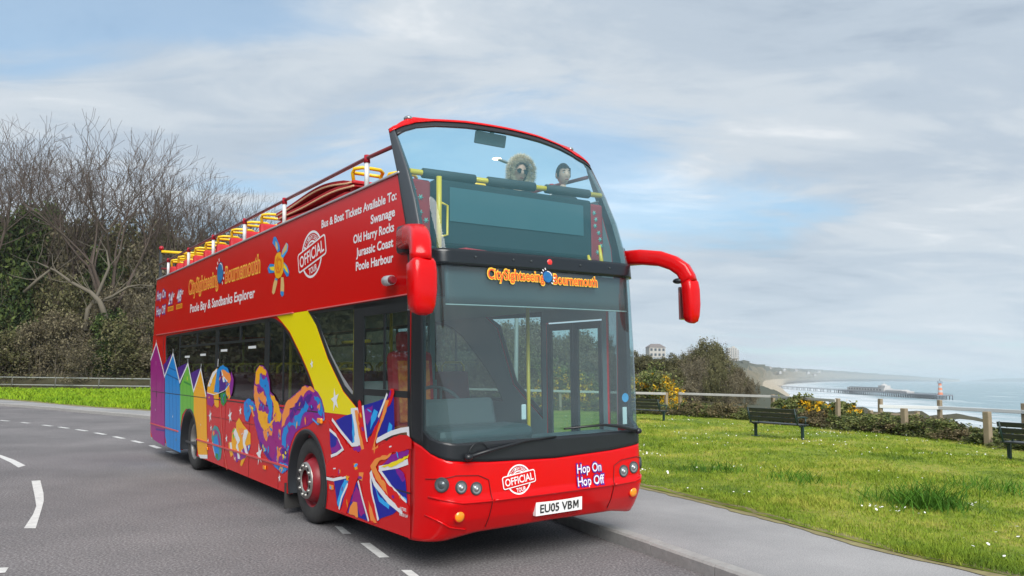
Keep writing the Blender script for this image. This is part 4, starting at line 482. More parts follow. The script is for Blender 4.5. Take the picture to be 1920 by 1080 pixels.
def t_of_l(l):
    """front parameter at lateral distance l from the offside (flat part)"""
    u = (l-1.25); a = .8*abs(u)/(1.25-CR); return a*(1 if u > 0 else -1)
def front_slab(mb, t0, t1, zlo, zhi, nt, nz, off=0.0, thick=.03, mi=0, smooth=True):
    zl = zlo if callable(zlo) else (lambda t: zlo); zh = zhi if callable(zhi) else (lambda t: zhi)
    vs = []
    for o in ((off, off-thick) if thick else (off,)):
        for j in range(nz+1):
            for i in range(nt+1):
                t = t0+(t1-t0)*i/nt; z = zl(t)+(zh(t)-zl(t))*j/nz; vs.append(front_pt(t, z, o))
    n = nt+1; b = n*(nz+1); fs = [(j*n+i, j*n+i+1, (j+1)*n+i+1, (j+1)*n+i) for j in range(nz) for i in range(nt)]
    mb.add(vs[:b], fs, mi, smooth)
    if thick:
        mb.add(vs[b:], [f[::-1] for f in fs], mi, smooth); B0 = len(mb.v)-2*b; rim = []
        for i in range(nt): rim += [(i,b+i,b+i+1,i+1), (nz*n+i,nz*n+i+1,b+nz*n+i+1,b+nz*n+i)]
        for j in range(nz): rim += [(j*n,(j+1)*n,b+(j+1)*n,b+j*n), (j*n+nt,b+j*n+nt,b+(j+1)*n+nt,(j+1)*n+nt)]
        mb.f += [tuple(B0+k for k in f) for f in rim]; mb.m += [mi]*len(rim); mb.sm += [False]*len(rim)
    return mb
# ---- flanks
ARCH_F, ARCH_R = (-.28,.45,.60), (-5.86,.45,.59)
def arc(c, a0, a1, n): return [(c[0]+c[2]*math.cos(a0+(a1-a0)*i/n), c[1]+c[2]*math.sin(a0+(a1-a0)*i/n)) for i in range(n+1)]
def arch_path(c, zb):
    a = math.asin((zb-c[1])/c[2]); return arc(c, a, PI-a, 28)
SK = .25
win_a = [(-7.93,1.285),(-7.93,1.9),(-7.99,2.15),(-7.96,2.355),(-1.66,2.385),(-1.46,2.36),(-1.2,2.285),(-.94,2.165),(-.66,1.965),(-.5,1.85),(-.29,1.68),(-.12,1.52),(.07,1.285)]
win_b = [(-.34,2.385),(2.19,2.392),(2.205,1.045),(1.12,1.10),(1.06,1.345),(.71,1.505),(.285,1.84),(-.075,2.22)]
front_edge = [(2.2,SK+.02),(2.2,1.12),(2.225,2.398)]
outer = [(-9.12,.33)] + arch_path(ARCH_R, .29)[::-1] + arch_path(ARCH_F, SK)[::-1] + front_edge + [(-9.2,2.398),(-9.22,1.9),(-9.2,.75)]
def swap(P): return P
side_o = side_plate('side_panel', outer, [win_a, win_b], -1.23, .04, m_red, bus); side_o['label'] = 'red lower offside panel with rounded window openings'
door_hole = [(.98,2.25),(.98,.36),(1.98,.36),(1.98,2.25)]
win_b2 = [(-.34,2.385),(.90,2.388),(.90,1.10),(.285,1.5),(-.075,2.22)]; win_c = [(2.05,2.36),(2.05,1.1),(2.19,1.1),(2.21,2.36)]
side_plate('side_panel', outer, [win_a, win_b2, door_hole, win_c], 1.23, .04, m_red, bus)
up = [(-9.16,2.402),(2.225,2.402),(2.16,3.0),(1.97,3.54),(-9.02,3.54),(-9.10,3.1)]
for s in (-1, 1): side_plate('upper_panel', up, [], s*1.225, .05, m_red, bus)
for o in bus.children:
    if o.name.split('.')[0] in ('side_panel','upper_panel'):
        o.data.materials.append(m_int); o.data.update()
        for p in o.data.polygons: p.material_index = 1 if abs(p.center.y) < 1.212 and abs(p.normal.y) > .5 else 0
# yellow sweep on the offside flank
ye = [(-1.42,2.397),(-.335,2.397),(-.073,2.22),(.285,1.835),(.715,1.495),(1.065,1.335),(1.08,1.30),(1.08,1.262),(.10,1.262),(.075,1.285),(-.11,1.535),(-.28,1.695),(-.49,1.865),(-.65,1.98),(-.93,2.18),(-1.19,2.30)]
side_plate('yellow_panel', ye, [], -1.2507, .0016, m_yel, bus)
# black rubber round the windows, then glass
def frame(name, hole, w, y, parent=bus, mat=m_blk, th=.012):
    c = np.mean(np.array(hole), axis=0); H = [Vector(p) for p in hole]; n = len(H); inn = []
    ar = sum(H[i].x*H[(i+1)%n].y-H[(i+1)%n].x*H[i].y for i in range(n)); sg = 1 if ar > 0 else -1
    for i in range(n):
        d0 = (H[i]-H[i-1]).normalized(); d1 = (H[(i+1)%n]-H[i]).normalized(); n0 = Vector((-d0.y,d0.x))*sg; n1 = Vector((-d1.y,d1.x))*sg; m = (n0+n1); m = m.normalized() if m.length > .1 else n1
        inn.append(H[i]+m*w/max(.5, m.dot(n1)))
    return side_plate(name, hole, [[tuple(p) for p in inn]], y, th, mat, parent)
for s in (-1, 1):
    g = side_plate('window_glass', win_a, [], s*1.238, .003, m_win, bus)
    frame('window_frame', win_a, .045, s*1.2425, g)
    mb = MB()
    for x, w, z0, z1 in ((-6.78,.07,1.29,2.355),(-4.24,.16,1.29,2.37),(-1.80,.16,1.29,2.38),(-1.155,.035,1.29,2.26)): mb.box((x, s*1.2425, (z0+z1)/2), (w,.012,z1-z0))
    mb.build('mullion', m_blk, g)
    mb = MB(); mb.box((-4.37, s*1.2445, 2.115), (4.85,.014,.035)); mb.box((-5.5, s*1.2445, 2.24), (.05,.014,.22)); mb.box((-3.0, s*1.2445, 2.24), (.05,.014,.22)); mb.build('transom', m_blk, g)
    hole = win_b if s < 0 else win_b2
    g2 = side_plate('window_glass', hole, [], s*1.238, .003, m_drv, bus); frame('window_frame', hole, .06, s*1.2425, g2)
    if s < 0:
        mb = MB(); mb.box((1.085,-1.2425,1.86), (.24,.012,1.03)); mb.box((1.70,-1.2425,2.31),(.98,.012,.12)); mb.box((1.70,-1.2425,1.505),(.98,.012,.06)); mb.box((1.665,-1.2425,1.90),(.035,.012,.72)); mb.build('driver_window_frame', m_blk, g2)
        mb = MB(); vs_, fs_ = stroke([(-.09,2.26),(.33,1.875),(.66,1.63),(.93,1.475)], .06); mb.add([(x,-1.2410,z) for x, z in vs_], fs_); mb.build('window_seal', m_alu, g2)
        mb = MB()
        for x, z in ((-6.2,1.93),(-5.1,1.95),(-3.85,2.0),(-2.45,2.02)): mb.box((x,-1.2415,z),(.34,.002,.035))
        mb.build('window_sticker', m_wht, g)
g = side_plate('window_glass', win_c, [], 1.238, .003, m_win, bus)
# nearside doors (two glazed leaves)
m_dgl = glass('door_glass', (.80,.90,.88), 1.5, .015, .01)
for x0, x1 in ((1.0,1.475),(1.485,1.96)):
    fr_ = side_plate('door', [(x0,.38),(x1,.38),(x1,2.23),(x0,2.23)], [[(x0+.07,.55),(x1-.05,.55),(x1-.05,2.15),(x0+.07,2.15)]], 1.225, .03, m_blk, bus)
    side_plate('door_glass', [(x0+.06,.54),(x1-.04,.54),(x1-.04,2.16),(x0+.06,2.16)], [], 1.225, .004, m_dgl, fr_)
# seams, rubbing strips, trim
mb = MB()
for x0, z0, x1, z1 in ((-9.1,1.262,-6.0,1.245),(-6.0,1.245,.10,1.262),(.55,.66,2.2,.648)): mb.box(((x0+x1)/2,-1.2512,(z0+z1)/2),(x1-x0,.006,.014))
mb.box((-8.15,-1.2512,1.6),(.012,.006,1.5)); mb.box((1.9,-1.2512,1.12),(.5,.006,.012)); mb.build('panel_seam', m_blk, bus)
mb = MB(); mb.box((-3.1,-1.257,.56),(4.4,.014,.028), bev=.005); mb.box((-7.9,-1.257,.60),(2.5,.014,.028), bev=.005); mb.build('rubbing_strip', M('strip_paint', lin(214,60,60), .3, coat=.4), bus)
for s in (-1,1):
    mb = MB(); mb.box((-3.5, s*1.235, 3.553),(10.95,.07,.022), bev=.006); mb.build('top_trim', m_alu, bus)
mb = MB(); mb.box((-4.8,-1.262,2.401),(8.0,.02,.012)); mb.box((.95,-1.262,2.399),(2.5,.018,.010)); mb.build('drip_rail', M('drip_red', lin(214,110,110), .3), bus)
mb = MB()
for x in (-1.25,-2.45,-3.65,-4.85,-7.05): mb.box((x,-1.2508,.74),(.007,.004,.94))
mb.box((-3.1,-1.2508,.98),(3.6,.004,.006)); mb.build('hatch_seam', M('dark_red_gap', lin(110,2,6), .5), bus)
# wheel arches
for nm, c, zb in (('front', ARCH_F, SK), ('rear', ARCH_R, .29)):
    for s in (-1,1):
        mb = MB(); a = math.asin((zb-c[1])/c[2]); P = arc(c, a, PI-a, 30); Q = arc((c[0],c[1],c[2]-.045), a, PI-a, 30)
        vs = [(p[0], s*1.262, p[1]) for p in P]+[(p[0], s*1.262, p[1]) for p in Q]+[(p[0], s*.70, p[1]) for p in Q]+[(p[0], s*1.22, p[1]) for p in P]; n = len(P)
        fs = [(i,i+1,n+i+1,n+i) for i in range(n-1)]+[(n+i,n+i+1,2*n+i+1,2*n+i) for i in range(n-1)]+[(i,3*n+i,3*n+i+1,i+1) for i in range(n-1)]
        mb.add(vs, fs, 0, True); mb.add([(p[0], s*.70, p[1]) for p in P], [tuple(range(n))]); mb.build('wheel_arch', m_blk, bus)
# wheels
def wheel(x, y, front, inner=False):
    s = -1 if y < 0 else 1; R = .478
    zc = .478 if s < 0 else .42
    tyre = MB(); pr = [(.30,.0),(.315,-.012),(.40,-.02),(.445,-.012),(.472,.012),(.478,.04),(.478,.22),(.468,.25),(.42,.27),(.30,.26)]
    tyre.lathe([(r, -s*h if False else (h if s < 0 else -h)) for r, h in pr], (x, y, zc), 'Y', 40); ty = tyre.build('tyre', m_rub)
    w = empty('wheel'); w.parent = bus; ty.parent = w
    k = 1 if s < 0 else -1
    mb = MB()
    if front:
        mb.lathe([(.305,.0),(.29,.01),(.285,.05),(.27,.075),(.255,.06),(.235,.0),(.20,-.055),(.19,-.06),(.165,-.055),(.16,.0),(.08,.0),(.075,-.03),(.0,-.035)], (x,y,zc), 'Y', 36) if k > 0 else mb.lathe([(.305,.0),(.2,.05),(0,.05)], (x,y,zc), 'Y', 36)
        mb.build('rim', m_hub, w)
        pl = MB()
        if k > 0:
            pl.lathe([(.205,-.058),(.20,-.072),(.125,-.078),(.118,-.065)], (x,y,zc), 'Y', 36)
            for i in range(10):
                a = 2*PI*i/10; pl.lathe([(.017,-.07),(.017,-.095),(.0,-.097)], (x+.165*math.cos(a), y, zc+.165*math.sin(a)), 'Y', 8)
            pl.build('hub_plate', m_rim, w)
            hl = MB()
            for i in range(10):
                a = 2*PI*(i+.5)/10; hl.lathe([(.0,-.079),(.022,-.0785)], (x+.160*math.cos(a), y, zc+.160*math.sin(a)), 'Y', 10)
                hl.lathe([(.0,.071),(.022,.0705)], (x+.262*math.cos(a), y, zc+.262*math.sin(a)), 'Y', 8)
            hl.build('vent_hole', m_und, w)
    else:
        d = [(.305,.0),(.29,-.004),(.275,.01),(.262,.06),(.25,.13),(.20,.15),(.17,.14),(.15,.11),(.10,.10),(.09,.06),(0,.05)]
        mb.lathe([(r, h*k) for r, h in d], (x,y,zc), 'Y', 36); mb.build('rim', m_rim, w)
        bl = MB()
        for i in range(10):
            a = 2*PI*i/10; bl.lathe([(.014,.10*k),(.014,.075*k),(0,.074*k)], (x+.135*math.cos(a), y, zc+.135*math.sin(a)), 'Y', 8)
        bl.build('wheel_nut', m_rim, w)
    return w
for s in (-1,1): wheel(-.28, s*1.20, True); wheel(-5.86, s*1.15, False)
mb = MB(); mb.box((-.95,-1.12,.22),(.03,.3,.3)); mb.build('mud_flap', m_rub, bus)
# underside, floors, ends
mb = MB(); mb.box((-3.05,0,.36),(3.9,2.40,.10)); mb.box((-7.9,0,.42),(2.5,2.36,.10)); mb.box((1.3,0,.36),(1.8,2.40,.08)); mb.box((-3.0,0,.40),(10.5,1.3,.12)); mb.build('underframe', m_und, bus)
mb = MB(); mb.box((-3.45,0,2.43),(11.2,2.40,.055)); mb.build('upper_deck_floor', m_flr, bus)
mb = MB(); mb.box((-3.45,0,2.392),(11.1,2.38,.012)); mb.build('ceiling', m_int, bus)
mb = MB(); mb.box((-9.16,0,1.36),(.05,2.44,2.08), bev=.02); mb.box((-9.08,0,2.98),(.05,2.42,1.12), bev=.02); mb.build('rear_panel', m_red, bus)
# ---- front: bumper, frame, screens
def red_top(t):
    a = abs(t); return float(np.interp(a, [0,.55,.75,.84,.90,.95,1], [.905,.925,.945,.96,1.0,1.08,1.12]))
def bot(t):
    a = abs(t); return float(np.interp(a, [0,.6,.8,1], [.335,.32,.275,.26]))
mb = MB(); front_slab(mb, -1, 1, bot, red_top, 72, 26, 0, .035); bumper = mb.build('bumper', m_red, bus)
mb = MB(); n_ = 40
fb = [front_pt(-1+2*i/n_, bot(-1+2*i/n_), -.02) for i in range(n_+1)]
mb.add([tuple(p) for p in fb]+[(p.x-.5,p.y*.94,p.z-.03) for p in fb], [(i,i+1,n_+2+i,n_+1+i) for i in range(n_)]); mb.build('bumper_underside', m_und, bus)
# creases of the bumper
def front_line(mb, pts, w, off=.004, mi=0):
    P = []
    for i in range(len(pts)-1):
        (l0,z0),(l1,z1) = pts[i], pts[i+1]
        for k in range(6): f = k/6; P.append((l0+(l1-l0)*f, z0+(z1-z0)*f))
    P.append(pts[-1]); Q = [front_pt(t_of_l(l) if CR <= l <= 2.5-CR else (-1 if l < 1.25 else 1)*(1-.2*math.acos(max(-1,min(1,1-min(l,2.5-l)/CR)))/(PI/2)), z, off) for l, z in P]
    mb.tube(Q, w, 6, mi)
mb = MB()
for mir in (0,1):
    f = (lambda l: l) if not mir else (lambda l: 2.5-l)
    front_line(mb, [(f(.03),.80),(f(.2),.835),(f(.42),.82),(f(.52),.775),(f(.545),.60),(f(.54),.36)], .0042)
mb.build('bumper_gap', M('dark_red_gap', lin(110,2,6), .5), bumper)
mb = MB(); front_line(mb, [(.04,.655),(.25,.607),(.54,.60)], .011); front_line(mb, [(.56,.60),(.9,.602),(1.6,.602),(1.94,.60)], .010); front_line(mb, [(1.96,.60),(2.25,.607),(2.46,.655)], .011)
front_line(mb, [(.03,.50),(.18,.40),(.35,.36)], .008); mb.build('bumper_ridge', m_red, bumper)
# black lower frame and pillars
PT = .94
scr_lo = lambda t: 1.10 if abs(t) < .8 else float(np.interp(abs(t), [.8,.90,.94], [1.10,1.13,1.20]))
mb = MB(); front_slab(mb, -PT, PT, lambda t: red_top(t)+.002, scr_lo, 60, 6, .004, .04)
for sg in (-1,1): front_slab(mb, sg*PT, sg*1.0, lambda t: red_top(t)+.002, 2.66, 6, 26, .004, .04)
mb.build('windscreen_surround', m_blk, bus)
mb = MB(); front_slab(mb, -.985, .985, 2.64, lambda t: 2.785, 60, 5, .014, .05); header = mb.build('header_band', m_gls, bus)
mb = MB()
for l in (.45,.85,1.05,1.65,2.05):
    p = front_pt(t_of_l(l), 2.72, .016); mb.lathe([(.012,0),(.010,.006),(0,.007)], p, 'X', 10)
mb.build('screw', m_drk, header)
mb = MB(); mb.lathe([(.030,-.002),(.028,.001),(0,.0015)], front_pt(t_of_l(1.27), 2.725, .015), 'X', 20); mb.build('marker_lamp', M('red_lens', lin(235,50,45), .25, coat=.5), header)
ztop = lambda t: float(np.interp(abs(t), [0,.35,.6,.75,.84,.92,1], [4.205,4.20,4.175,4.135,4.08,4.02,3.99]))
mb = MB(); front_slab(mb, -PT, PT, lambda t: scr_lo(t)-.01, 2.65, 64, 30, -.010, 0); ws = mb.build('windscreen', m_sky, bus)
mb = MB(); front_slab(mb, -.935, .935, 2.775, lambda t: ztop(t)-.045, 64, 34, -.008, 0); us = mb.build('upper_windscreen', m_upg, bus)
mb = MB()
for sg in (-1,1): front_slab(mb, sg*.93, sg*1.02, 2.66, lambda t: ztop(t), 6, 34, .006, .05)
mb.build('upper_pillar', M('pillar_grey', (.045,.055,.065), .38), bus)
mb = MB(); front_slab(mb, -.94, .94, lambda t: ztop(t)-.075, lambda t: ztop(t)-.01, 60, 3, .002, .035); mb.build('upper_surround', m_blk, bus)
def ar_top(t): a = abs(t); return ztop(t)+.014+.050*max(0, 1-abs(a-.78)/.17)+(.012 if a > .9 else 0)
mb = MB(); front_slab(mb, -1.0, 1.0, lambda t: ztop(t)-.012, ar_top, 80, 3, .012, .07); arch_red = mb.build('arch_cap', m_red, bus)
for sg in (-1,1):
    mb = MB(); p = front_pt(sg*.78, ztop(.78)+.06, -.02); mb.ball((p.x,p.y,p.z), (.05,.045,.028), 14); mb.build('corner_lamp', m_lamp, arch_red)
# light line along the lower edge of the blind panel, the panel itself
mb = MB(); front_slab(mb, -.83, .83, 2.30, 2.63, 40, 4, -.06, .012); mb.build('header_panel', M('blind_panel', (.040,.075,.082), .5), bus)
mb = MB(); front_slab(mb, -.83, .83, 2.288, 2.298, 40, 1, -.05, .02); mb.build('blind_edge', M('pale_trim', (.40,.47,.46), .4), bus)
# wipers
def wiper(pts, r, knob):
    mb = MB(); P = [front_pt(t_of_l(l), z, o) for l, z, o in pts]; mb.tube(P, r, 8); q = front_pt(t_of_l(knob[0]), knob[1], .05); mb.ball(q, (.035,.04,.03), 10)
    q0 = P[0]; return mb.build('wiper', m_blk, bus)
wiper([(.30,.985,.05),(.55,1.035,.05),(.9,1.085,.03),(1.25,1.10,.02)], [.018,.014,.011,.009], (.30,.985))
wiper([(2.30,1.09,.05),(2.05,1.15,.04),(1.85,1.175,.03),(1.35,1.165,.02)], [.02,.017,.012,.009], (2.30,1.09))
mb = MB(); mb.tube([front_pt(t_of_l(.42), 1.0, .02)+Vector((0, .10*math.cos(a)-.0, .10*math.sin(a))) for a in np.linspace(0,PI,12)], .004, 6); mb.build('washer_hose', m_blk, bus)
# headlights and indicators
def headlight(l, z, r, dark):
    t = t_of_l(l) if CR <= l <= 2.5-CR else (-1 if l < 1.25 else 1)*(1-.2*math.acos(1-min(l,2.5-l)/CR)/(PI/2))
    p = front_pt(t, z, 0); n = (front_pt(t, z, .1)-p).normalized(); q = n.to_track_quat('Z','Y').to_matrix()
    def put(mb, prof, mi=0):
        b = MB(); b.lathe(prof, (0,0,0), 'Z', 28); mb.add([q @ Vector(v)+p for v in b.v], b.f, mi, True)
    mb = MB(); put(mb, [(r+.012,-.01),(r+.010,.012),(r+.002,.016),(r-.004,.006)]); h = mb.build('headlight', m_drk, bus)
    mb = MB(); put(mb, [(r-.001,.010),(r*.93,.013),(r*.80,.008),(r*.52,.006),(r*.50,.013),(r*.36,.017),(0,.019)]); mb.build('lens', M('lens_dark', (.16,.18,.19), .12, metal=.6) if dark else m_lamp, h)
    mb = MB(); put(mb, [(r*.20,.018),(r*.16,.021),(0,.022)]); mb.build('bulb', m_drk if dark else m_wht, h)
for l, z, dk in ((.10,.762,True),(.25,.735,False),(.395,.712,False)):
    headlight(l, z, .052 if dk else .045, dk); headlight(2.5-l, z, .048, False)
for l in (.245, 2.255):
    p = front_pt(t_of_l(l), .492, .0); mb = MB(); mb.lathe([(.055,-.01),(.054,.006),(.046,.008)], p, 'X', 24); f_ = mb.build('indicator', m_red, bus)
    mb = MB(); mb.lathe([(.047,.004),(.04,.016),(.02,.022),(0,.024)], p, 'X', 24); mb.build('lens', m_amb, f_)
# writing
m_txt = M('vinyl_white', lin(240,236,238,k=.92), .35)
def side_text(mb, v, f, lay, mi): mb.add([(x, -1.2515-.0009*lay, z) for x, z in v], f, mi)
def front_text(mb, v, f, lay, mi): mb.add([front_pt(t_of_l(x), z, .006+.0016*lay) for x, z in v], f, mi)
pl_ = MB(); v0 = [(1.03-.01,.408),(1.55+.01,.408),(1.55+.01,.528),(1.03-.01,.528)]
upr = lambda l, z, o: Vector((.45*front_pt(t_of_l(l), .53, o).x+.55*front_pt(t_of_l(l), .42, o).x+(z-.42)*.04+.012, l-1.25, z)); P = [upr(l, z, .012) for l, z in v0]; Q = [upr(l, z, -.03) for l, z in v0]
pl_.add(P+Q, [(0,1,2,3),(0,4,5,1),(1,5,6,2),(2,6,7,3),(3,7,4,0)]); plate = pl_.build('number_plate', M('plate_white', (.80,.80,.80), .3), bus)
mb = MB(); v, f = text_fit('EU05 VB', 1.065, 1.437, .432, .072, fat=.016); MG = [(0,0),(0,1),(.25,1),(.5,.48),(.75,1),(1,1),(1,0),(.79,0),(.79,.66),(.57,.20),(.43,.20),(.21,.66),(.21,0)]; mb.add([upr(1.449+.066*x, .432+.072*z, .0165) for x, z in MG], [tuple(range(13))]); mb.add([upr(x, z, .0165) for x, z in v], f)
mb.build('registration', M('plate_black', (.01,.01,.01), .5), plate)
def ring(cx, cz, r0, r1, n=56, a0=0, a1=2*PI, sx=1.0):
    A = np.linspace(a0, a1, n+1); vs = [(cx+sx*r0*math.cos(a), cz+r0*math.sin(a)) for a in A]+[(cx+sx*r1*math.cos(a), cz+r1*math.sin(a)) for a in A]
    return vs, [(i, n+1+i, n+2+i, i+1) for i in range(n)]
def stamp(cx, cz, R, put, sx=1.0, rot=.22):
    """round OFFICIAL TOUR stamp with a banner across it"""
    mb = MB()
    def P(v, f, lay, mi): put(mb, v, f, lay, mi)
    P(*ring(cx,cz,R*.90,R,sx=sx), 1, 0); P(*ring(cx,cz,R*.52,R*.60,28,.25,PI-.05,sx), 1, 0)
    vs, fs = ring(cx,cz,0,R*.42,20,.45,PI-.1,sx); P(vs, fs, 1, 0)
    s = 'CITYSIGHTSEEING'; 
    for i, ch in enumerate(s):
        a = PI*.90-(i/(len(s)-1))*PI*.78; v, f = text_fit(ch, -R*.05, R*.05, 0, R*.19, fat=.02); c, n = math.cos(a-PI/2), math.sin(a-PI/2)
        rr = R*.655; P([(cx+sx*(x*c-(y+rr)*n), cz+(x*n+(y+rr)*c)) for x, y in v], f, 2, 0)
    c, n = math.cos(rot), math.sin(rot); T_ = lambda x, y: (cx+sx*(x*c-y*n)*1.0, cz+x*n*1.0+y*c)
    def rrect(w, h, r, k=6):
        q = []
        for qx, qy, a0 in ((w-r,h-r,0),(-w+r,h-r,PI/2),(-w+r,-h+r,PI),(w-r,-h+r,1.5*PI)): q += [T_(qx+r*math.cos(a0+PI/2*i/k), qy+r*math.sin(a0+PI/2*i/k)) for i in range(k+1)]
        return q
    o = rrect(R*1.36,R*.44,R*.16); i_ = rrect(R*1.29,R*.37,R*.11); m = len(o)
    P(o, [tuple(range(m))], 3, 0); P(i_, [tuple(range(m))], 4, 1)
    v, f = text_fit('OFFICIAL', -R*1.17, R*1.17, -R*.24, R*.48, fat=.016); P([T_(x,y) for x, y in v], f, 5, 0)
    v, f = text_fit('TOUR', -R*.36, R*.42, -R*.80, R*.26, fat=.02); P([T_(x,y) for x, y in v], f, 5, 0)
    return mb
mb = stamp(.83, .752, .130, front_text, 1.0, .13); mb.build('official_tour_stamp', [m_txt, m_red], bus)
mb = stamp(-.235, 3.045, .275, side_text, 1.18, .20); mb.build('official_tour_stamp', [m_txt, m_red], bus)
m_pur = M('vinyl_purple', lin(78,22,150,k=.9), .4)
def hop(put, x0, x1, b1, b2, cap, w2, name='hop_on_hop_off_lettering'):
    mb = MB(); d = cap*.13
    for txt, b, xe in (('Hop On', b1, x1), ('Hop Off', b2, x1+w2)):
        v, f = text_fit(txt, x0-d, xe+d, b-d*.5, cap*1.12, fat=.075); put(mb, v, f, 1, 1)
        v, f = text_fit(txt, x0, xe, b, cap, fat=.012); put(mb, v, f, 3, 0)
    return mb.build(name, [m_txt, m_pur], bus)
hop(front_text, 1.495, 1.80, .745, .628, .080, .03); hop(side_text, -8.93, -8.10, 3.13, 2.81, .155, .02)
def white_text(s, x0, x1, b, cap, fat=.028):
    mb = MB(); v, f = text_fit(s, x0, x1, b, cap, fat=fat); side_text(mb, v, f, 2, 0); return mb.build('lettering', m_txt, bus)
white_text('Bus & Boat Tickets Available To:', .06, 1.915, 3.308, .085); white_text('Swanage', 1.355, 1.886, 3.158, .085); white_text('Old Harry Rocks', .94, 1.868, 3.016, .085)
white_text('Jurassic Coast', 1.015, 1.852, 2.872, .085); white_text('Poole Harbour', 1.01, 1.854, 2.728, .085); white_text('Poole Bay & Sandbanks Explorer', -6.03, -2.34, 2.70, .14, .022)
m_ory = M('vinyl_orange_yellow', lin(250,196,60,k=.95), .4); m_ord = M('vinyl_orange_red', lin(232,82,40,k=.95), .4); m_glb = M('vinyl_globe', lin(20,130,190,k=.9), .4, noise=(14,.7,lin(30,60,120)))
def city(put, x0, x1, base, cap, gx, gz, gr, y0, y1, base2, k1, k2, sxg=1.0):
    """CitySightseeing + globe + Bournemouth: yellow-edged red letters"""
    mb = MB(); d = cap*.10
    for s, a, b, bs in (('CitySightseeing', x0, x1, base), ('Bournemouth', y0, y1, base2)):
        v, f = text_fit(s, a-d, b+d, bs-d*.4, cap*1.12, fat=.050); put(mb, v, f, 1, k1)
        v, f = text_fit(s, a, b, bs, cap, fat=.008); put(mb, v, f, 3, k2)
    vs, fs = ring(gx,gz,0,gr*1.12,28,sx=sxg); put(mb, vs, fs, 3, 4); vs, fs = ring(gx,gz,0,gr,28,sx=sxg); put(mb, vs, fs, 4, 2)
    vs, fs = ring(gx,gz,gr*.86,gr*1.0,16,.2,1.7,sxg); put(mb, vs, fs, 5, 3)
    for a in (1.9,2.3,2.7,-.9,-.5,-.1):
        c, n = math.cos(a), math.sin(a); vs, fs = stroke([(gx+sxg*c*gr*1.25, gz+n*gr*1.25),(gx+sxg*c*gr*1.6, gz+n*gr*1.6)], gr*.22); put(mb, vs, fs, 5, 3)
    return mb.build('city_sightseeing_lettering', [m_ory, m_ord, m_glb, m_txt, M('vinyl_navy', lin(20,20,90), .4)], bus)
city(front_text, .572, 1.195, 2.535, .088, 1.235, 2.585, .054, 1.31, 1.865, 2.522, 0, 1)
city(side_text, -6.18, -4.25, 3.04, .215, -4.13, 3.215, .155, -3.83, -2.15, 3.04, 0, 1, 1.05)
mb = MB()
for x0, s in ((-7.82,'24'),(-7.10,'48')):
    v, f = text_fit(s, x0-.01, x0+.36, 2.95, .22, fat=.06); side_text(mb, v, f, 1, 1); v, f = text_fit(s, x0, x0+.35, 2.96, .20, fat=.015); side_text(mb, v, f, 3, 0)
    v, f = text_fit('hr', x0+.36, x0+.52, 3.07, .10, fat=.02); side_text(mb, v, f, 3, 0)
    mb.add([(x0-.04,-1.2525,2.82),(x0+.45,-1.2525,2.82),(x0+.45,-1.2525,2.91),(x0-.04,-1.2525,2.91)],[(0,1,2,3)],2); v, f = text_fit('TICKETS', x0-.01, x0+.42, 2.84, .05, fat=.01); side_text(mb, v, f, 4, 3)
mb.build('ticket_hours_decal', [m_txt, m_pur, M('vinyl_amber', lin(250,160,10,k=.9), .4), M('vinyl_dark_red', lin(150,40,10), .4)], bus)
mb = MB(); v, f = text_fit('BATTERIES', 2.02, 2.14, .49, .026, fat=.02); side_text(mb, v, f, 6, 0); v, f = text_fit('INSIDE FLAP', 2.01, 2.17, .44, .026, fat=.02); side_text(mb, v, f, 6, 0); mb.build('small_lettering', m_txt, bus)
def brushed(P, amp, step, rg):
    out = []
    for i in range(len(P)):
        a, b = Vector(P[i]), Vector(P[(i+1)%len(P)]); n = max(1, int((b-a).length/step)); out.append(tuple(a))
        for k in range(1,n): q = a+(b-a)*(k/n); out.append((q.x+rg.uniform(-amp,amp), q.y+rg.uniform(-amp,amp)))
    return out
rm_ = random.Random(4)
for nm_, amp, nd_, cols in (('sea_creature_mural',.016,90,('blue','skyblue','orange','yellow','magenta','indigo','purple','lemon')),('flag_mural',.010,26,('orange','skyblue','purple','yellow')),('umbrella_mural',.008,14,('yellow','blue','orange','magenta')),('fish_mural',.008,12,('orange','yellow','white'))):
    L0 = ART[nm_]; new = []
    for k_, (col, lay, w, P) in enumerate(L0): new.append((col, lay, w, brushed(P, amp, .045, rm_) if (w == 0 and lay > 1) else P))
    base = np.array([p for c,l,w,P in L0 if w == 0 and l > 1 for p in P]); polys = [P for c,l,w,P in L0 if w == 0 and l > 1]
    for _ in range(nd_):      # short dabs of the neighbouring colours inside the painted figures
        P = rm_.choice(polys); q = np.mean(np.array(rm_.sample(P, min(3,len(P)))), axis=0)
        if not inside(np.array([q]), P)[0]: continue
        a0 = rm_.uniform(0,PI); r1, r2 = rm_.uniform(.02,.055), rm_.uniform(.008,.02); D_ = [(q[0]+r1*math.cos(t)*math.cos(a0)-r2*math.sin(t)*math.sin(a0), q[1]+r1*math.cos(t)*math.sin(a0)+r2*math.sin(t)*math.cos(a0)) for t in np.linspace(0,2*PI,9)[:-1]]
        new.append((rm_.choice(cols), 6, 0, brushed(D_, .006, .02, rm_)))
    ART[nm_] = new
# murals traced in the flank's own metres
def mural(name, items):
    keys = sorted({i[0] for i in items}); mb = MB()
    for k, (col, lay, w, P) in enumerate(items):
        y = -1.2527-.0008*lay-.00007*(k%9)
        if w: vs, fs = stroke(P, w)
        else: vs, fs = P, [tuple(range(len(P)))]
        mb.add([(x,y,z) for x,z in vs], fs, keys.index(col))
    return mb.build(name, [M('mural_'+c, ACOL[c], .3, spec=.25) for c in keys], bus)
for k_, v_ in ART.items(): mural(k_[:-1] if k_ == 'star_decals' else k_, v_)
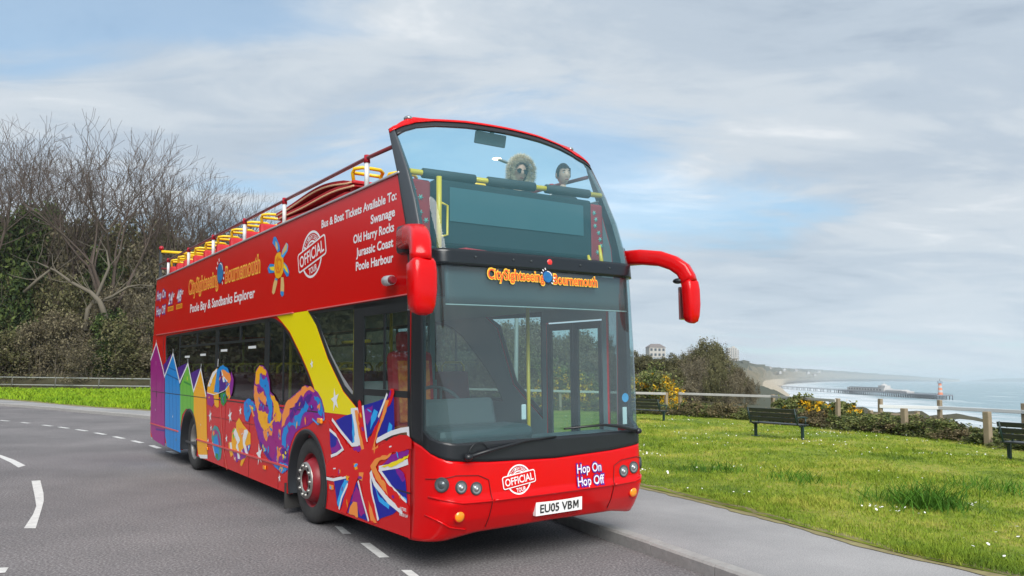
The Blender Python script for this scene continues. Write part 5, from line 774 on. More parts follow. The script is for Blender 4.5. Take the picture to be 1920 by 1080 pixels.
# side repeaters
mb = MB(); mb.box((.13,-1.268,1.165),(.12,.03,.06), bev=.012); mb.build('side_repeater', m_amb, bus)
for x in (-1.75,-4.6): mb = MB(); mb.box((x,-1.262,.47),(.09,.02,.05), bev=.008); mb.build('side_repeater', m_amb, bus)
mb = MB(); mb.tube([(1.78,-1.26,2.545),(1.83,-1.31,2.545),(1.98,-1.33,2.54)], [.03,.05,.045], 12); cm = mb.build('side_camera', m_alu, bus)
mb = MB(); mb.tube([(1.98,-1.33,2.54),(2.03,-1.332,2.538)], [.04,.03], 12); mb.build('lens', m_hub, cm)
# mirrors
def mirror(sg):
    y = lambda l: sg*(1.25+l)
    mb = MB(); mb.box((2.16,y(.03),2.89),(.20,.14,.27), bev=.05); mt = mb.build('mirror_arm', m_gls, bus)
    mb = MB(); P = [(2.20,y(.05),2.89),(2.45,y(.12),2.885),(2.66,y(.19),2.85),(2.80,y(.24),2.79),(2.89,y(.28),2.715),(2.93,y(.30),2.63),(2.94,y(.305),2.585)]; km = 1.12 if sg < 0 else .94; mb.tube(P, [r*km for r in (.080,.079,.078,.077,.077,.076,.076)], 20, flat=1.10, sq=.56); mb.build('arm_cover', m_red, mt)
    h = MB(); h.tube([(2.945,y(.305),2.582),(2.95,y(.305),2.572),(2.96,y(.305),2.50),(2.965,y(.305),2.35),(2.96,y(.305),2.24),(2.955,y(.305),2.185),(2.95,y(.305),2.165)], [r*(1.18 if sg < 0 else .92) for r in (.084,.092,.096,.094,.086,.070,.036)], 22, flat=.78, sq=.52); hs = h.build('mirror', m_red, bus)
    b = MB(); b.box((2.862,y(.305),2.37),(.02,.15,.34), bev=.01); b.build('mirror_glass', M('mirror_face', (.6,.65,.68), .05, metal=.9), hs)
    b = MB(); b.ball((2.85,y(.24),2.60),(.06,.05,.03),10); b.build('lamp_pod', m_blk, hs)
for sg in (-1,1): mirror(sg)
# ---- open deck
for s in (-1,1):
    y = s*1.20; mb = MB(); P = [(-9.05,y,3.88),(1.15,y,3.88),(1.80,y,3.86)]; mb.tube(P, .021, 10); rl = mb.build('handrail', m_rail, bus)
    for x in (-8.2,-6.5,-4.8,-3.07,-1.35,1.14):
        mb = MB(); mb.tube([(x,y,3.56),(x,y,3.84)], .026, 10); ps = mb.build('rail_post', m_wht, rl); mb = MB(); mb.tube([(x,y,3.83),(x,y,3.91)], [.034,.030], 10); mb.build('post_cap', M('maroon_cap', lin(165,14,36), .4), rl)
    mb = MB(); mb.box((-9.12,s*1.17,3.85),(.07,.05,.72), Matrix.Rotation(-.08,3,'Y')); mb.build('rear_post', m_drk, bus); mb = MB(); mb.ball((-9.09,s*1.17,4.23),.05,10); mb.build('post_cap', M('maroon_cap'), bus)
mb = MB(); mb.tube([(-9.09,-1.17,4.16),(-9.09,1.17,4.16)], .03, 10); mb.build('rear_rail', m_pole, bus)
mb = MB(); mb.tube([(-9.09,-1.17,3.80),(-9.09,1.17,3.80)], .022, 10); mb.build('rear_rail', m_rail, bus)
def deck_seat():
    sb = MB(); sb.box((.01,0,.79),(.10,.84,.66), Matrix.Rotation(-.16,3,'Y'), bev=.045); st = sb.build('deck_seat', m_seat, bus)
    q = MB(); q.box((.27,0,.46),(.46,.84,.11), bev=.04); q.box((.22,0,.22),(.08,.6,.42)); q.build('seat_cushion', m_seat, st)
    for dy in (-.21,.21):
        h = MB(); P = [(-.04,dy-.15,1.0),(-.07,dy-.17,1.20),(-.02,dy-.17,1.235),(.04,dy-.11,1.245),(.05,dy,1.245),(.04,dy+.11,1.245),(-.02,dy+.17,1.235),(-.07,dy+.17,1.20),(-.04,dy+.15,1.0)]
        h.tube(P, .021, 8); P2 = [(-.07,dy-.17,1.20),(-.12,dy-.12,1.215),(-.135,dy,1.22),(-.12,dy+.12,1.215),(-.07,dy+.17,1.20)]; h.tube(P2, .02, 8); h.build('grab_handle', m_pole, st)
    return st
s0 = deck_seat(); first = True; zd = 2.66
for x in (-8.35,-7.75,-7.15,-6.4,-5.65,-4.85,-4.05,-3.3,-2.55,-1.75,-.95,-.15,.62):
    for y in (-.72,.72):
        if y < 0 and x in (-1.75,-.95,-.15): continue
        o = s0 if first else copy_tree(s0, bus); o.parent = bus; first = False; o.location = (x, y, zd)
# folded canvas covers stacked against the offside panel
m_cvs = M('red_canvas', lin(176,18,30), .7, bump=(5,.4,.03)); m_edge = M('canvas_edge', lin(222,180,140), .8)
for i, (z, dx, dz) in enumerate(((3.50,0,.0),(3.58,.03,.02),(3.66,.05,.06),(3.73,-.02,.09))):
    mb = MB(); n = 24; vs = []; fs = []
    for k in range(n+1):
        f = k/n; x = -1.75+2.45*f+dx; zz = z+.02*math.sin(f*7+i)+dz*math.sin(PI*min(1,f*1.05))*.8
        h_ = .045*(1 if f < .92 else 1-(f-.92)*9)
        vs += [(x,-1.17,zz),(x,-1.17,zz+h_),(x,-.45,zz+h_+.03),(x,-.45,zz)]
    for k in range(n):
        for j in range(4): fs.append((k*4+j,(k+1)*4+j,(k+1)*4+(j+1)%4,k*4+(j+1)%4))
    fs += [(0,1,2,3),(n*4+3,n*4+2,n*4+1,n*4)]; mb.add(vs, fs, 0)
    c = mb.build('folded_cover', m_cvs, bus)
    mb = MB(); mb.tube([(vs[k*4][0],-1.172,vs[k*4][2]+.004) for k in range(n+1)], .010, 6); mb.build('hem', m_edge, c)
# front bulkhead of the open deck: display cabinet, foam-padded rail, moquette cheeks
cab = MB(); cab.box((2.0,.045,3.205),(.16,1.93,.64), bev=.03); cab_o = cab.build('display_cabinet', M('cabinet_dark', (.012,.03,.036), .5), bus)
mb = MB(); mb.box((2.086,.05,3.285),(.012,1.66,.33), bev=.004); mb.build('display_panel', M('display_grey', (.045,.115,.135), .5), cab_o)
mb = MB(); mb.box((1.98,0,2.66),(.10,2.36,.44)); mb.box((2.22,0,2.72),(.45,2.2,.03)); mb.build('front_bulkhead', M('bulkhead_dark', (.03,.055,.06), .6), bus)
mb = MB(); mb.tube([(2.05,-1.19,3.555),(2.05,1.17,3.60)], .028, 10); r_ = mb.build('front_rail', m_pole, bus)
for a, b in ((-1.06,-.47),(-.33,.26),(.40,1.0)):
    mb = MB(); f = lambda y: 3.555+.045*(y+1.19)/2.36; mb.tube([(2.05,a,f(a)),(2.05,a+.01,f(a)),(2.05,b-.01,f(b)),(2.05,b,f(b))], [.03,.048,.048,.03], 14); mb.build('rail_foam', m_drk, r_)
for y in (-.91,): mb = MB(); mb.tube([(2.11,y,2.80),(2.11,y,3.53)], .026, 10); mb.tube([(2.12,y+.02,3.28),(2.12,y+.085,3.26),(2.12,y+.085,2.98),(2.12,y+.02,2.96)], .012, 8); mb.build('front_pole', m_pole, bus)
for ya, yb in ((-1.20,-.96),(1.01,1.20)):
    mb = MB(); mb.box((2.02,(ya+yb)/2,3.18),(.06,yb-ya,.64), bev=.03); ck = mb.build('seat_cheek', M('cheek_red', lin(170,40,50), .7, noise=(7,.5,lin(120,24,36))), bus)
    mb = MB()
    for i in range(7):
        cx_, cz_ = ya+(yb-ya)*random.uniform(.2,.8), 2.93+.5*(i+.5)/7
        for a in (0, PI/3, 2*PI/3): d = .028; mb.tube([(2.0525,cx_-d*math.cos(a),cz_-d*math.sin(a)),(2.0525,cx_+d*math.cos(a),cz_+d*math.sin(a))], .005, 4)
    mb.build('star_pattern', M('star_teal', lin(120,190,180), .7), ck)
mb = MB(); mb.box((2.30,-.62,2.79),(.26,.55,.05), Matrix.Rotation(.25,3,'Z'), bev=.02); mb.build('folded_cloth', m_seat, bus)
mb = MB()
for y, z0, z1 in ((.86,2.79,2.90),(1.02,2.76,3.02)): mb.tube([(2.22,y,z0),(2.18,y,z1)], [.028,.014], 8)
mb.build('handle_bracket', m_pole, bus)
# interior mirror of the upper deck
mb = MB(); mb.box((1.80,-.12,4.09),(.03,.38,.13), Matrix.Rotation(.25,3,'Y'), bev=.012); mb.tube([(1.84,-.12,4.14),(1.80,-.12,4.20)], .02, 8); mb.build('interior_mirror', M('mirror_back', (.10,.13,.14), .5), bus)
# ---- lower saloon
mb = MB(); mb.box((2.28,0,.92),(.55,2.30,.30), bev=.08); mb.box((2.15,-.55,1.12),(.5,1.05,.16), bev=.07); da = mb.build('dashboard', M('dash_teal', (.028,.058,.062), .5), bus)
mb = MB()
for y, w in ((-.85,.18),(-.45,.24),(0,.28),(.45,.26),(.85,.22)): mb.box((2.50,y,1.078),(.05,w,.012))
mb.build('air_vent', m_drk, da)
mb = MB(); mb.box((1.97,-.62,1.30),(.10,.80,.30), Matrix.Rotation(-.3,3,'Y'), bev=.05); mb.build('instrument_binnacle', M('dash_grey', (.05,.07,.072), .6), da)
mb = MB(); R_ = .22; mb.tube([Vector((1.78,-.70,1.40))+Matrix.Rotation(.75,3,'Y') @ Vector((R_*math.cos(a),R_*math.sin(a),0)) for a in np.linspace(0,2*PI,25)], .017, 8, cap=False)
mb.tube([(1.78,-.70,1.40),(1.92,-.70,1.25)], .03, 8)
for a in (.4,PI-.4,1.5*PI): mb.tube([Vector((1.78,-.70,1.40)), Vector((1.78,-.70,1.40))+Matrix.Rotation(.75,3,'Y') @ Vector((R_*math.cos(a),R_*math.sin(a),0))], .014, 6)
mb.build('steering_wheel', m_drk, bus)
mb = MB(); mb.box((1.20,-.72,1.52),(.15,.50,.78), Matrix.Rotation(-.10,3,'Y'), bev=.07); ds = mb.build('driver_seat', M('driver_seat_red', lin(190,22,40), .7), bus)
mb = MB(); mb.box((1.45,-.72,1.08),(.52,.50,.16), bev=.06); mb.box((1.285,-.72,1.50),(.03,.36,.62), Matrix.Rotation(-.10,3,'Y'), bev=.012); mb.build('seat_cover', m_moq, ds)
mb = MB(); mb.box((1.17,-.72,2.0),(.12,.30,.22), Matrix.Rotation(-.1,3,'Y'), bev=.06); mb.build('headrest', M('driver_seat_red'), ds)
mb = MB(); mb.box((1.35,-.72,.72),(.4,.4,.58)); mb.build('seat_base', m_drk, ds)
mb = MB(); mb.box((.88,-.72,1.0),(.05,.95,1.2)); mb.box((.88,-.30,1.65),(.05,.06,1.45));  pt = mb.build('cab_partition', m_int, bus)
mb = MB(); mb.box((.87,-.72,1.98),(.008,.78,.72)); mb.build('partition_glass', m_dgl, pt)
mb = MB(); mb.box((-3.4,0,.44),(10.8,2.36,.03)); mb.build('lower_deck_floor', m_flr, bus)
mb = MB()
for x, y in ((.2,-.45),(1.85,.30),(-.9,.5),(-1.45,-1.05),(-2.7,-.5),(-4.1,-.5),(-5.4,-.5),(.55,-1.05)): mb.tube([(x,y,.45),(x,y,2.38)], .02, 8)
for z in (1.72,2.02): mb.tube([(.1,-1.0,z),(.80,-1.0,z)], .018, 8)
mb.tube([(-6.5,-.55,1.55),(-1.3,-.55,1.55)], .016, 8); mb.build('grab_pole', m_pole, bus)
def saloon_seat():
    sb = MB(); sb.box((0,0,.82),(.09,.86,.66), Matrix.Rotation(-.14,3,'Y'), bev=.04); st = sb.build('saloon_seat', M('saloon_red', lin(150,34,44), .75, noise=(9,.6,lin(110,40,60))), bus)
    q = MB(); q.box((.25,0,.45),(.44,.86,.11), bev=.04); q.box((.2,0,.22),(.08,.6,.42)); q.build('seat_cushion', M('saloon_red'), st)
    for dy in (-.21,.21): h = MB(); h.tube([(-.05,dy-.17,1.05),(-.06,dy-.17,1.22),(-.05,dy-.12,1.27),(-.05,dy+.12,1.27),(-.06,dy+.17,1.22),(-.05,dy+.17,1.05)], .017, 8); h.build('grab_handle', m_pole, st)
    return st
s1 = saloon_seat(); first = True
for x in (-7.2,-6.3,-5.4,-4.5,-3.6,-2.7,-1.75,-.7):
    for y in (-.72,.74):
        o = s1 if first else copy_tree(s1, bus); o.parent = bus; first = False; o.location = (x,y,.52)
mb = MB(); mb.box((2.555,.98,1.24),(.004,.055,.17), bev=.0); mb.box((2.56,-.28,1.33),(.02,.05,.14), bev=.01); mb.build('screen_sticker', m_wht, bus)
mb = MB(); mb.lathe([(0,0),(.045,.003)], front_pt(t_of_l(2.21), 1.42, -.03), 'X', 20); mb.build('disc_sticker', M('sticker_blue', lin(60,160,215), .4), bus)

for o in [o for o in bpy.data.objects if o.type == 'MESH' and o.name.split('.')[0] in ('upper_pillar','mullion','transom','star_decal','window_sticker','screw','wheel_nut','vent_hole','air_vent','grab_pole','screen_sticker','handle_bracket','small_lettering_','panel_seam','hatch_seam','rubbing_strip','drip_rail','bumper_ridge','bumper_gap','driver_window_frame','underframe','front_bulkhead','cab_partition','rear_panel')]: explode(o)
# ------------------------------------------------------------------ people on the open deck
def bus_pt(s, y, z): return bus.matrix_local @ Vector((s,y,z))
BUS_M = Matrix.Translation(bus.location) @ bus.rotation_euler.to_matrix().to_4x4()
def skin(name, pts, edges, rad, mat, parent, sub=1, root=0):
    me = bpy.data.meshes.new(name); me.from_pydata([tuple(p) for p in pts], edges, []); o = bpy.data.objects.new(name, me); C.objects.link(o)
    md = o.modifiers.new('skin','SKIN'); md.use_smooth_shade = True
    sv = me.skin_vertices[0].data if me.skin_vertices else None
    if sv is None:
        bm = bmesh.new(); bm.from_mesh(me); bm.verts.layers.skin.verify(); bm.to_mesh(me); bm.free(); sv = me.skin_vertices[0].data
    for i, r in enumerate(rad): sv[i].radius = (r,r) if not isinstance(r, tuple) else r; sv[i].use_root = (i == root)
    ss = o.modifiers.new('sub','SUBSURF'); ss.levels = sub; ss.render_levels = sub
    dg = bpy.context.evaluated_depsgraph_get(); m2 = bpy.data.meshes.new_from_object(o.evaluated_get(dg)); bpy.data.objects.remove(o)
    m2.materials.clear(); m2.materials.append(mat)
    for p in m2.polygons: p.use_smooth = True
    return link(name, m2, parent)
def head_mesh(mb, c, k, R, mi_skin):
    """head facing local -Y before rotation R"""
    n, h = 28, 20; vs = []
    for i in range(h+1):
        th = PI*i/h
        for j in range(n):
            a = 2*PI*j/n; d = Vector((math.sin(th)*math.sin(a), -math.sin(th)*math.cos(a), math.cos(th)))
            x, y, z = d.x*.073, d.y*.092, d.z*.115
            if z < 0: x *= 1+z*2.6; y *= 1+z*1.5
            f = max(0, -d.y)**6
            y -= f*(.022*math.exp(-((z+.018)/.020)**2-(x/.014)**2)+.010*math.exp(-((z+.002)/.03)**2-(x/.010)**2))
            y += f*.009*(math.exp(-((z-.012)/.013)**2-((abs(x)-.031)/.015)**2))
            y -= f*(.006*math.exp(-((z+.062)/.009)**2-(x/.024)**2)+.006*math.exp(-((z+.098)/.014)**2-(x/.02)**2))
            vs.append(Vector(c)+R @ (Vector((x,y,z))*k))
    fs = [(i*n+j, (i+1)*n+j, (i+1)*n+(j+1)%n, i*n+(j+1)%n) for i in range(h) for j in range(n)]
    mb.add(vs, fs, mi_skin, True)
    for sg in (-1,1): mb.ball(Vector(c)+R @ (Vector((sg*.074,.012,-.005))*k), (.012*k,.022*k,.032*k), 10, mi_skin, R)
m_skin = M('skin', lin(240,196,172), .55, noise=(30,.2,lin(205,140,120))); m_lip = M('lips', lin(170,92,90), .5); m_eye = M('eye_white', (.75,.75,.75), .3); m_iris = M('eye_dark', (.02,.015,.01), .2)
def face_bits(mb, c, k, R, mi_lip, mi_white, mi_iris, eyes=True):
    P = lambda x,y,z: Vector(c)+R @ (Vector((x,y,z))*k)
    mb.tube([P(-.022,-.082,-.063),P(-.008,-.090,-.060),P(.008,-.090,-.060),P(.022,-.082,-.063)], [.003*k,.006*k,.006*k,.003*k], 8, mi_lip)
    if eyes:
        for sg in (-1,1):
            mb.ball(P(sg*.031,-.073,.012), (.013*k,.009*k,.008*k), 10, mi_white, R); mb.ball(P(sg*.031,-.081,.012), .0052*k, 8, mi_iris)
            mb.tube([P(sg*.016,-.086,.032),P(sg*.031,-.087,.037),P(sg*.047,-.075,.031)], [.003*k,.004*k,.002*k], 6, mi_iris)
def hand_pts(base, d, side_v, up_v, k, pts, edges, rad, attach):
    """palm and five fingers grown from a wrist vertex"""
    d, s_, u = d.normalized(), side_v.normalized(), up_v.normalized()
    i0 = len(pts); pts.append(base+d*.045*k); rad.append((.034*k,.018*k)); edges.append((attach,i0)); pts.append(base+d*.085*k); rad.append((.038*k,.015*k)); edges.append((i0,i0+1))
    for f, (off, ln) in enumerate(((-.030,.070),(-.010,.080),(.010,.075),(.029,.058))):
        b = base+d*.098*k+s_*off*k; a = len(pts); pts += [b, b+d*ln*.5*k-u*.010*k, b+d*ln*.85*k-u*.034*k]; rad += [.0095*k,.0085*k,.007*k]; edges += [(i0+1,a),(a,a+1),(a+1,a+2)]
    a = len(pts); b = base+d*.035*k-s_*.036*k; pts += [b, b+d*.032*k-s_*.022*k-u*.008*k, b+d*.058*k-s_*.020*k-u*.018*k]; rad += [.011*k,.010*k,.008*k]; edges += [(i0,a),(a,a+1),(a+1,a+2)]
def fuzz(c, R, r_in, r_out, zsc, n, ln, mats, name, parent, k=1.0):
    """fur ring: thousands of short tapering hairs round a hood opening"""
    rg = np.random.default_rng(3); V = []; Fc = []
    for i in range(n):
        a = rg.random()*2*PI; b = rg.random()*2*PI; rm = (r_in+r_out)/2; rt = (r_out-r_in)/2
        if math.sin(a) < -.86: continue
        base = Vector((math.cos(a)*rm*.92, 0, math.sin(a)*rm*zsc)); rad = Vector((math.cos(a),0,math.sin(a))); nrm = (rad*math.cos(b)+Vector((0,-1,0))*math.sin(b))
        p = base+nrm*rt*.75; t = (nrm+Vector(rg.normal(0,.45,3))).normalized()*ln*(.6+.8*rg.random()); w = t.cross(Vector(rg.normal(0,1,3))).normalized()*.0035
        j = len(V); V += [Vector(c)+R @ (p-w), Vector(c)+R @ (p+w), Vector(c)+R @ (p+t)]; Fc.append((j,j+1,j+2))
    return link(name, fast_mesh(name, np.array([tuple(v) for v in V]), np.array(Fc), mats, k=3), parent)
def rotmat(yaw, pitch=0, roll=0): return Matrix.Rotation(yaw,3,'Z') @ Matrix.Rotation(pitch,3,'X') @ Matrix.Rotation(roll,3,'Y')
def join(parts, name, parent):
    """merge meshes that share one parent frame into one"""
    mb = MB(); mats = []
    for o in parts:
        me = o.data; ix = []
        for m in me.materials:
            if m not in mats: mats.append(m)
            ix.append(mats.index(m))
        b = len(mb.v); mb.v += [tuple(v.co) for v in me.vertices]
        for p in me.polygons: mb.f.append(tuple(b+i for i in p.vertices)); mb.m.append(ix[p.material_index]); mb.sm.append(p.use_smooth)
        bpy.data.objects.remove(o)
    return mb.build(name, mats, parent)
# local frame of each figure: origin at the hip/feet on the deck, facing -Y; placed by rotating to look towards the camera
def yaw_to_cam(p): return math.atan2(0-p.x, -(0-p.y))   # -Y turned towards the camera
# woman, seated
pw = BUS_M @ Vector((1.43,.47,2.46)); wom = empty('person', pw, yaw_to_cam(pw)*.55+HEAD*0+.35)
tag(wom, 'seated woman in a fur-trimmed hood and sunglasses on the open top deck', 'person')
m_coat = M('coat_navy', (.045,.055,.08), .8, bump=(30,.3,.01)); m_jeans = M('jeans', (.03,.045,.09), .85)
HZ = 1.435
pts = [Vector(p) for p in ((0,.10,.66),(0,.10,.84),(0,.08,1.02),(0,.06,1.20),(0,.03,1.30))]; rad = [(.17,.13),(.155,.12),(.17,.12),(.15,.10),.062]; edges = [(0,1),(1,2),(2,3),(3,4)]
for sg in (-1,1):
    a = len(pts); pts += [Vector((sg*.185,.07,1.185)),Vector((sg*.235,.02,.96)),Vector((sg*.15,-.20,.80))]; rad += [.065,.055,.043]; edges += [(3,a),(a,a+1),(a+1,a+2)]
skin('coat', pts, edges, rad, m_coat, wom)
pts = [Vector((0,.10,.66))]; rad = [(.16,.12)]; edges = []
for sg in (-1,1):
    a = len(pts); pts += [Vector((sg*.10,.02,.64)),Vector((sg*.12,-.36,.66)),Vector((sg*.12,-.34,.16)),Vector((sg*.12,-.48,.05))]; rad += [.085,.068,.05,.045]; edges += [(0,a),(a,a+1),(a+1,a+2),(a+2,a+3)]
skin('trousers', pts, edges, rad, m_jeans, wom)
pts = [Vector(p) for p in ((0,.10,.70),(0,.08,1.0),(0,.06,1.18),(0,.03,1.30),(0,.02,1.38))]; rad = [(.13,.09),(.13,.085),(.11,.07),.055,.05]; edges = [(0,1),(1,2),(2,3),(3,4)]
for sg in (-1,1):
    a = len(pts); pts += [Vector((sg*.18,.07,1.18)),Vector((sg*.23,.02,.96)),Vector((sg*.145,-.215,.795))]; rad += [.045,.036,.027]; edges += [(2,a),(a,a+1),(a+1,a+2)]
    hand_pts(pts[-1], Vector((-sg*.35,-1,-.12)), Vector((sg*1,-.3,0)), Vector((0,0,1)), .95, pts, edges, rad, a+2)
body_ = skin('body', pts, edges, rad, m_skin, wom, 1)
Rw = rotmat(.10, .12, .05); mb = MB(); hc = (0,.0,HZ); head_mesh(mb, hc, 1.1, Rw, 0); face_bits(mb, hc, 1.1, Rw, 1, 2, 3, False); join([body_, mb.build('head', [m_skin,m_lip,m_eye,m_iris], wom)], 'body', wom)
mb = MB(); Pw = lambda x,y,z: Vector(hc)+Rw @ (Vector((x,y,z))*1.1)
for sg in (-1,1):
    v_ = [Pw(sg*(.033+.029*math.cos(a)), -.092+.010*abs(math.cos(a))**2*(1 if math.cos(a) > 0 else .2), .008+.024*math.sin(a)) for a in np.linspace(0,2*PI,21)[:-1]]; mb.add(v_, [tuple(range(20))]); mb.tube([Pw(sg*.06,-.083,.015),Pw(sg*.078,-.03,.015),Pw(sg*.078,.02,.008)], .003, 6)
mb.tube([Pw(-.008,-.097,.014),Pw(.008,-.097,.014)], .003, 6); mb.build('sunglasses', M('sunglass_black', (.012,.012,.016), .12), wom)
mb = MB(); n_ = 22
for i in range(n_):
    a = PI*(.02+.96*i/(n_-1)); x = math.cos(a)
    mb.tube([Pw(x*.060,-.074,.060+.035*math.sin(a)),Pw(x*.078,-.04,.05*math.sin(a)+.03),Pw(x*.088,-.01,-.03),Pw(x*.085,.0,-.11)], [.007,.010,.010,.006], 6)
mb.ball(Pw(0,.026,.024), (.084,.095,.116), 16, 0, Rw.to_4x4().to_3x3()); mb.build('hair', M('hair_brown', (.06,.04,.028), .6), wom)
mb = MB(); vs = []; n, h = 26, 10
for i in range(h+1):
    th = PI*.5*i/h
    for j in range(n):
        a = 2*PI*j/n; vs.append(Vector(hc)+Rw @ Vector((.128*math.cos(a)*math.cos(th*.96), -.05+.18*math.sin(th), .150*math.sin(a)*math.cos(th*.96)-.005)))
mb.add(vs, [(i*n+j,(i+1)*n+j,(i+1)*n+(j+1)%n,i*n+(j+1)%n) for i in range(h) for j in range(n)], 0, True); hd = mb.build('hood', M('hood_beige', (.36,.31,.25), .85), wom)
fuzz(Vector(hc)+Rw @ Vector((0,-.055,-.005)), Rw, .118, .178, 1.12, 5600, .040, [M('fur', (.92,.80,.62), .9, noise=(25,.5,(.74,.60,.42)))], 'fur_trim', hd)
# boy, standing
pb = BUS_M @ Vector((1.60,.97,2.47)); boy = empty('person', pb, yaw_to_cam(pb)*.55+.25)
tag(boy, 'dark-haired boy in a black jacket standing at the rail of the open top deck', 'person')
m_jkt = M('jacket_black', (.02,.026,.032), .8, bump=(30,.3,.01)); HB = 1.43
pts = [Vector(p) for p in ((0,.02,.76),(0,.02,.92),(0,.02,1.06),(0,.01,1.17),(0,0,1.245))]; rad = [(.125,.095),(.12,.09),(.13,.09),(.115,.075),.048]; edges = [(0,1),(1,2),(2,3),(3,4)]
for sg in (-1,1):
    a = len(pts); pts += [Vector((sg*.145,.01,1.155)),Vector((sg*.19,.02,.93)),Vector((sg*.17,-.10,.76))]; rad += [.05,.042,.034]; edges += [(3,a),(a,a+1),(a+1,a+2)]
skin('jacket', pts, edges, rad, m_jkt, boy)
pts = [Vector((0,.02,.76))]; rad = [(.115,.085)]; edges = []
for sg in (-1,1):
    a = len(pts); pts += [Vector((sg*.07,.02,.68)),Vector((sg*.08,.0,.40)),Vector((sg*.08,.03,.08)),Vector((sg*.085,-.12,.035))]; rad += [.066,.052,.04,.035]; edges += [(0,a),(a,a+1),(a+1,a+2),(a+2,a+3)]
skin('trousers', pts, edges, rad, m_jeans, boy)
pts = [Vector(p) for p in ((0,.02,.78),(0,.02,1.04),(0,.01,1.15),(0,0,1.24),(0,0,1.33))]; rad = [(.10,.07),(.10,.07),(.08,.055),.044,.041]; edges = [(0,1),(1,2),(2,3),(3,4)]
for sg in (-1,1):
    a = len(pts); pts += [Vector((sg*.143,.01,1.15)),Vector((sg*.188,.02,.93)),Vector((sg*.167,-.115,.745))]; rad += [.036,.029,.021]; edges += [(2,a),(a,a+1),(a+1,a+2)]
    hand_pts(pts[-1], Vector((0,-.45,-1)), Vector((0,1,-.3)), Vector((sg,0,0)), .8, pts, edges, rad, a+2)
body_ = skin('body', pts, edges, rad, m_skin, boy, 1)
Rb = rotmat(.18, .05, -.06); hb_ = (.0,-.01,HB); mb = MB(); head_mesh(mb, hb_, 1.05, Rb, 0); face_bits(mb, hb_, 1.05, Rb, 1, 2, 3); join([body_, mb.build('head', [m_skin,m_lip,m_eye,m_iris], boy)], 'body', boy)
mb = MB(); Pb = lambda x,y,z: Vector(hb_)+Rb @ (Vector((x,y,z))*1.05); vs = []; n, h = 26, 10
for i in range(h+1):
    th = PI*.58*i/h
    for j in range(n):
        a = 2*PI*j/n; d = Vector((math.sin(th)*math.sin(a), -math.sin(th)*math.cos(a), math.cos(th))); fr_ = max(0,-d.y); k = 1.09+.02*math.sin(a*9+i)
        z = d.z*.115*k; z = max(z, .060+.008*math.sin(a*7)) if fr_ > .35 else z; vs.append(Pb(d.x*.073*k, d.y*.092*k+.004, z+.006))
mb.add(vs, [(i*n+j,(i+1)*n+j,(i+1)*n+(j+1)%n,i*n+(j+1)%n) for i in range(h) for j in range(n)], 0, True); mb.build('hair', M('hair_dark', (.022,.016,.012), .6), boy)
# ------------------------------------------------------------------ street furniture on the grass
GZ = .14
m_slat = M('bench_slat', (.022,.026,.026), .45, noise=(8,.5,(.045,.05,.05))); m_iron = M('bench_iron', (.012,.035,.035), .4)
m_wood = M('fence_timber', (.30,.24,.16), .85, noise=(5,.6,(.18,.145,.10)), bump=(25,.4,.01)); m_wrail = M('weathered_rail', (.52,.52,.50), .7, noise=(6,.5,(.36,.34,.31)))
def bench():
    r = empty('park_bench'); Lh = .88
    for i, y in enumerate((-.20,-.07,.06,.19)): mb = MB(); mb.box((0,y,.44),(2*Lh,.105,.035), bev=.008); (seat_ := mb.build('seat', m_slat, r)) if i == 0 else mb.build('seat_slat', m_slat, r)
    for i, (y, z) in enumerate(((.27,.58),(.305,.71),(.34,.84))): mb = MB(); mb.box((0,y,z),(2*Lh,.03,.11), Matrix.Rotation(-.25,3,'X'), bev=.008); mb.build('backrest', m_slat, r)
    for s in (-1,1):
        x = s*(Lh-.06); mb = MB(); mb.tube([(x,.36,.90),(x,.30,.62),(x,.24,.47),(x,.12,.40),(x,-.14,.40),(x,-.27,.43)], .026, 8, flat=.9); mb.box((x,0,.21),(.07,.07,.42)); mb.box((x,0,.01),(.18,.22,.03)); mb.build('leg', m_iron, r)
        mb = MB(); mb.tube([(x,.29,.64),(x,.10,.66),(x,-.14,.66),(x,-.26,.63)], .024, 8); mb.tube([(x,-.17,.65),(x,-.15,.42)], .022, 8); mb.build('armrest', m_iron, r)
    return r
b0 = bench(); GB = 'dark benches on the grass facing the sea'
bl = [((6.95,20.45), 2.19-PI, 'dark slatted bench standing alone in the middle of the lawn'), ((4.75,27.3), 2.28-PI, 'dark bench partly hidden behind the front corner of the bus'), ((10.05,14.75), 2.1-PI, 'dark bench cut off by the right edge of the photo')]
for i, ((x,y), rz, lb) in enumerate(bl):
    o = b0 if i == 0 else copy_tree(b0); o.location = (x,y,GZ-.01); o.rotation_euler = (0,0,rz+PI); o.scale = (.86,.86,.86); tag(o, lb, 'bench', GB)
def post(mb, x, y, h, w=.12, z0=None, tilt=0):
    z0 = GZ-.05 if z0 is None else z0; mb.box((x,y,z0+h/2),(w,w,h), Matrix.Rotation(tilt,3,'Y') @ Matrix.Rotation(.4,3,'Z'), bev=.014)
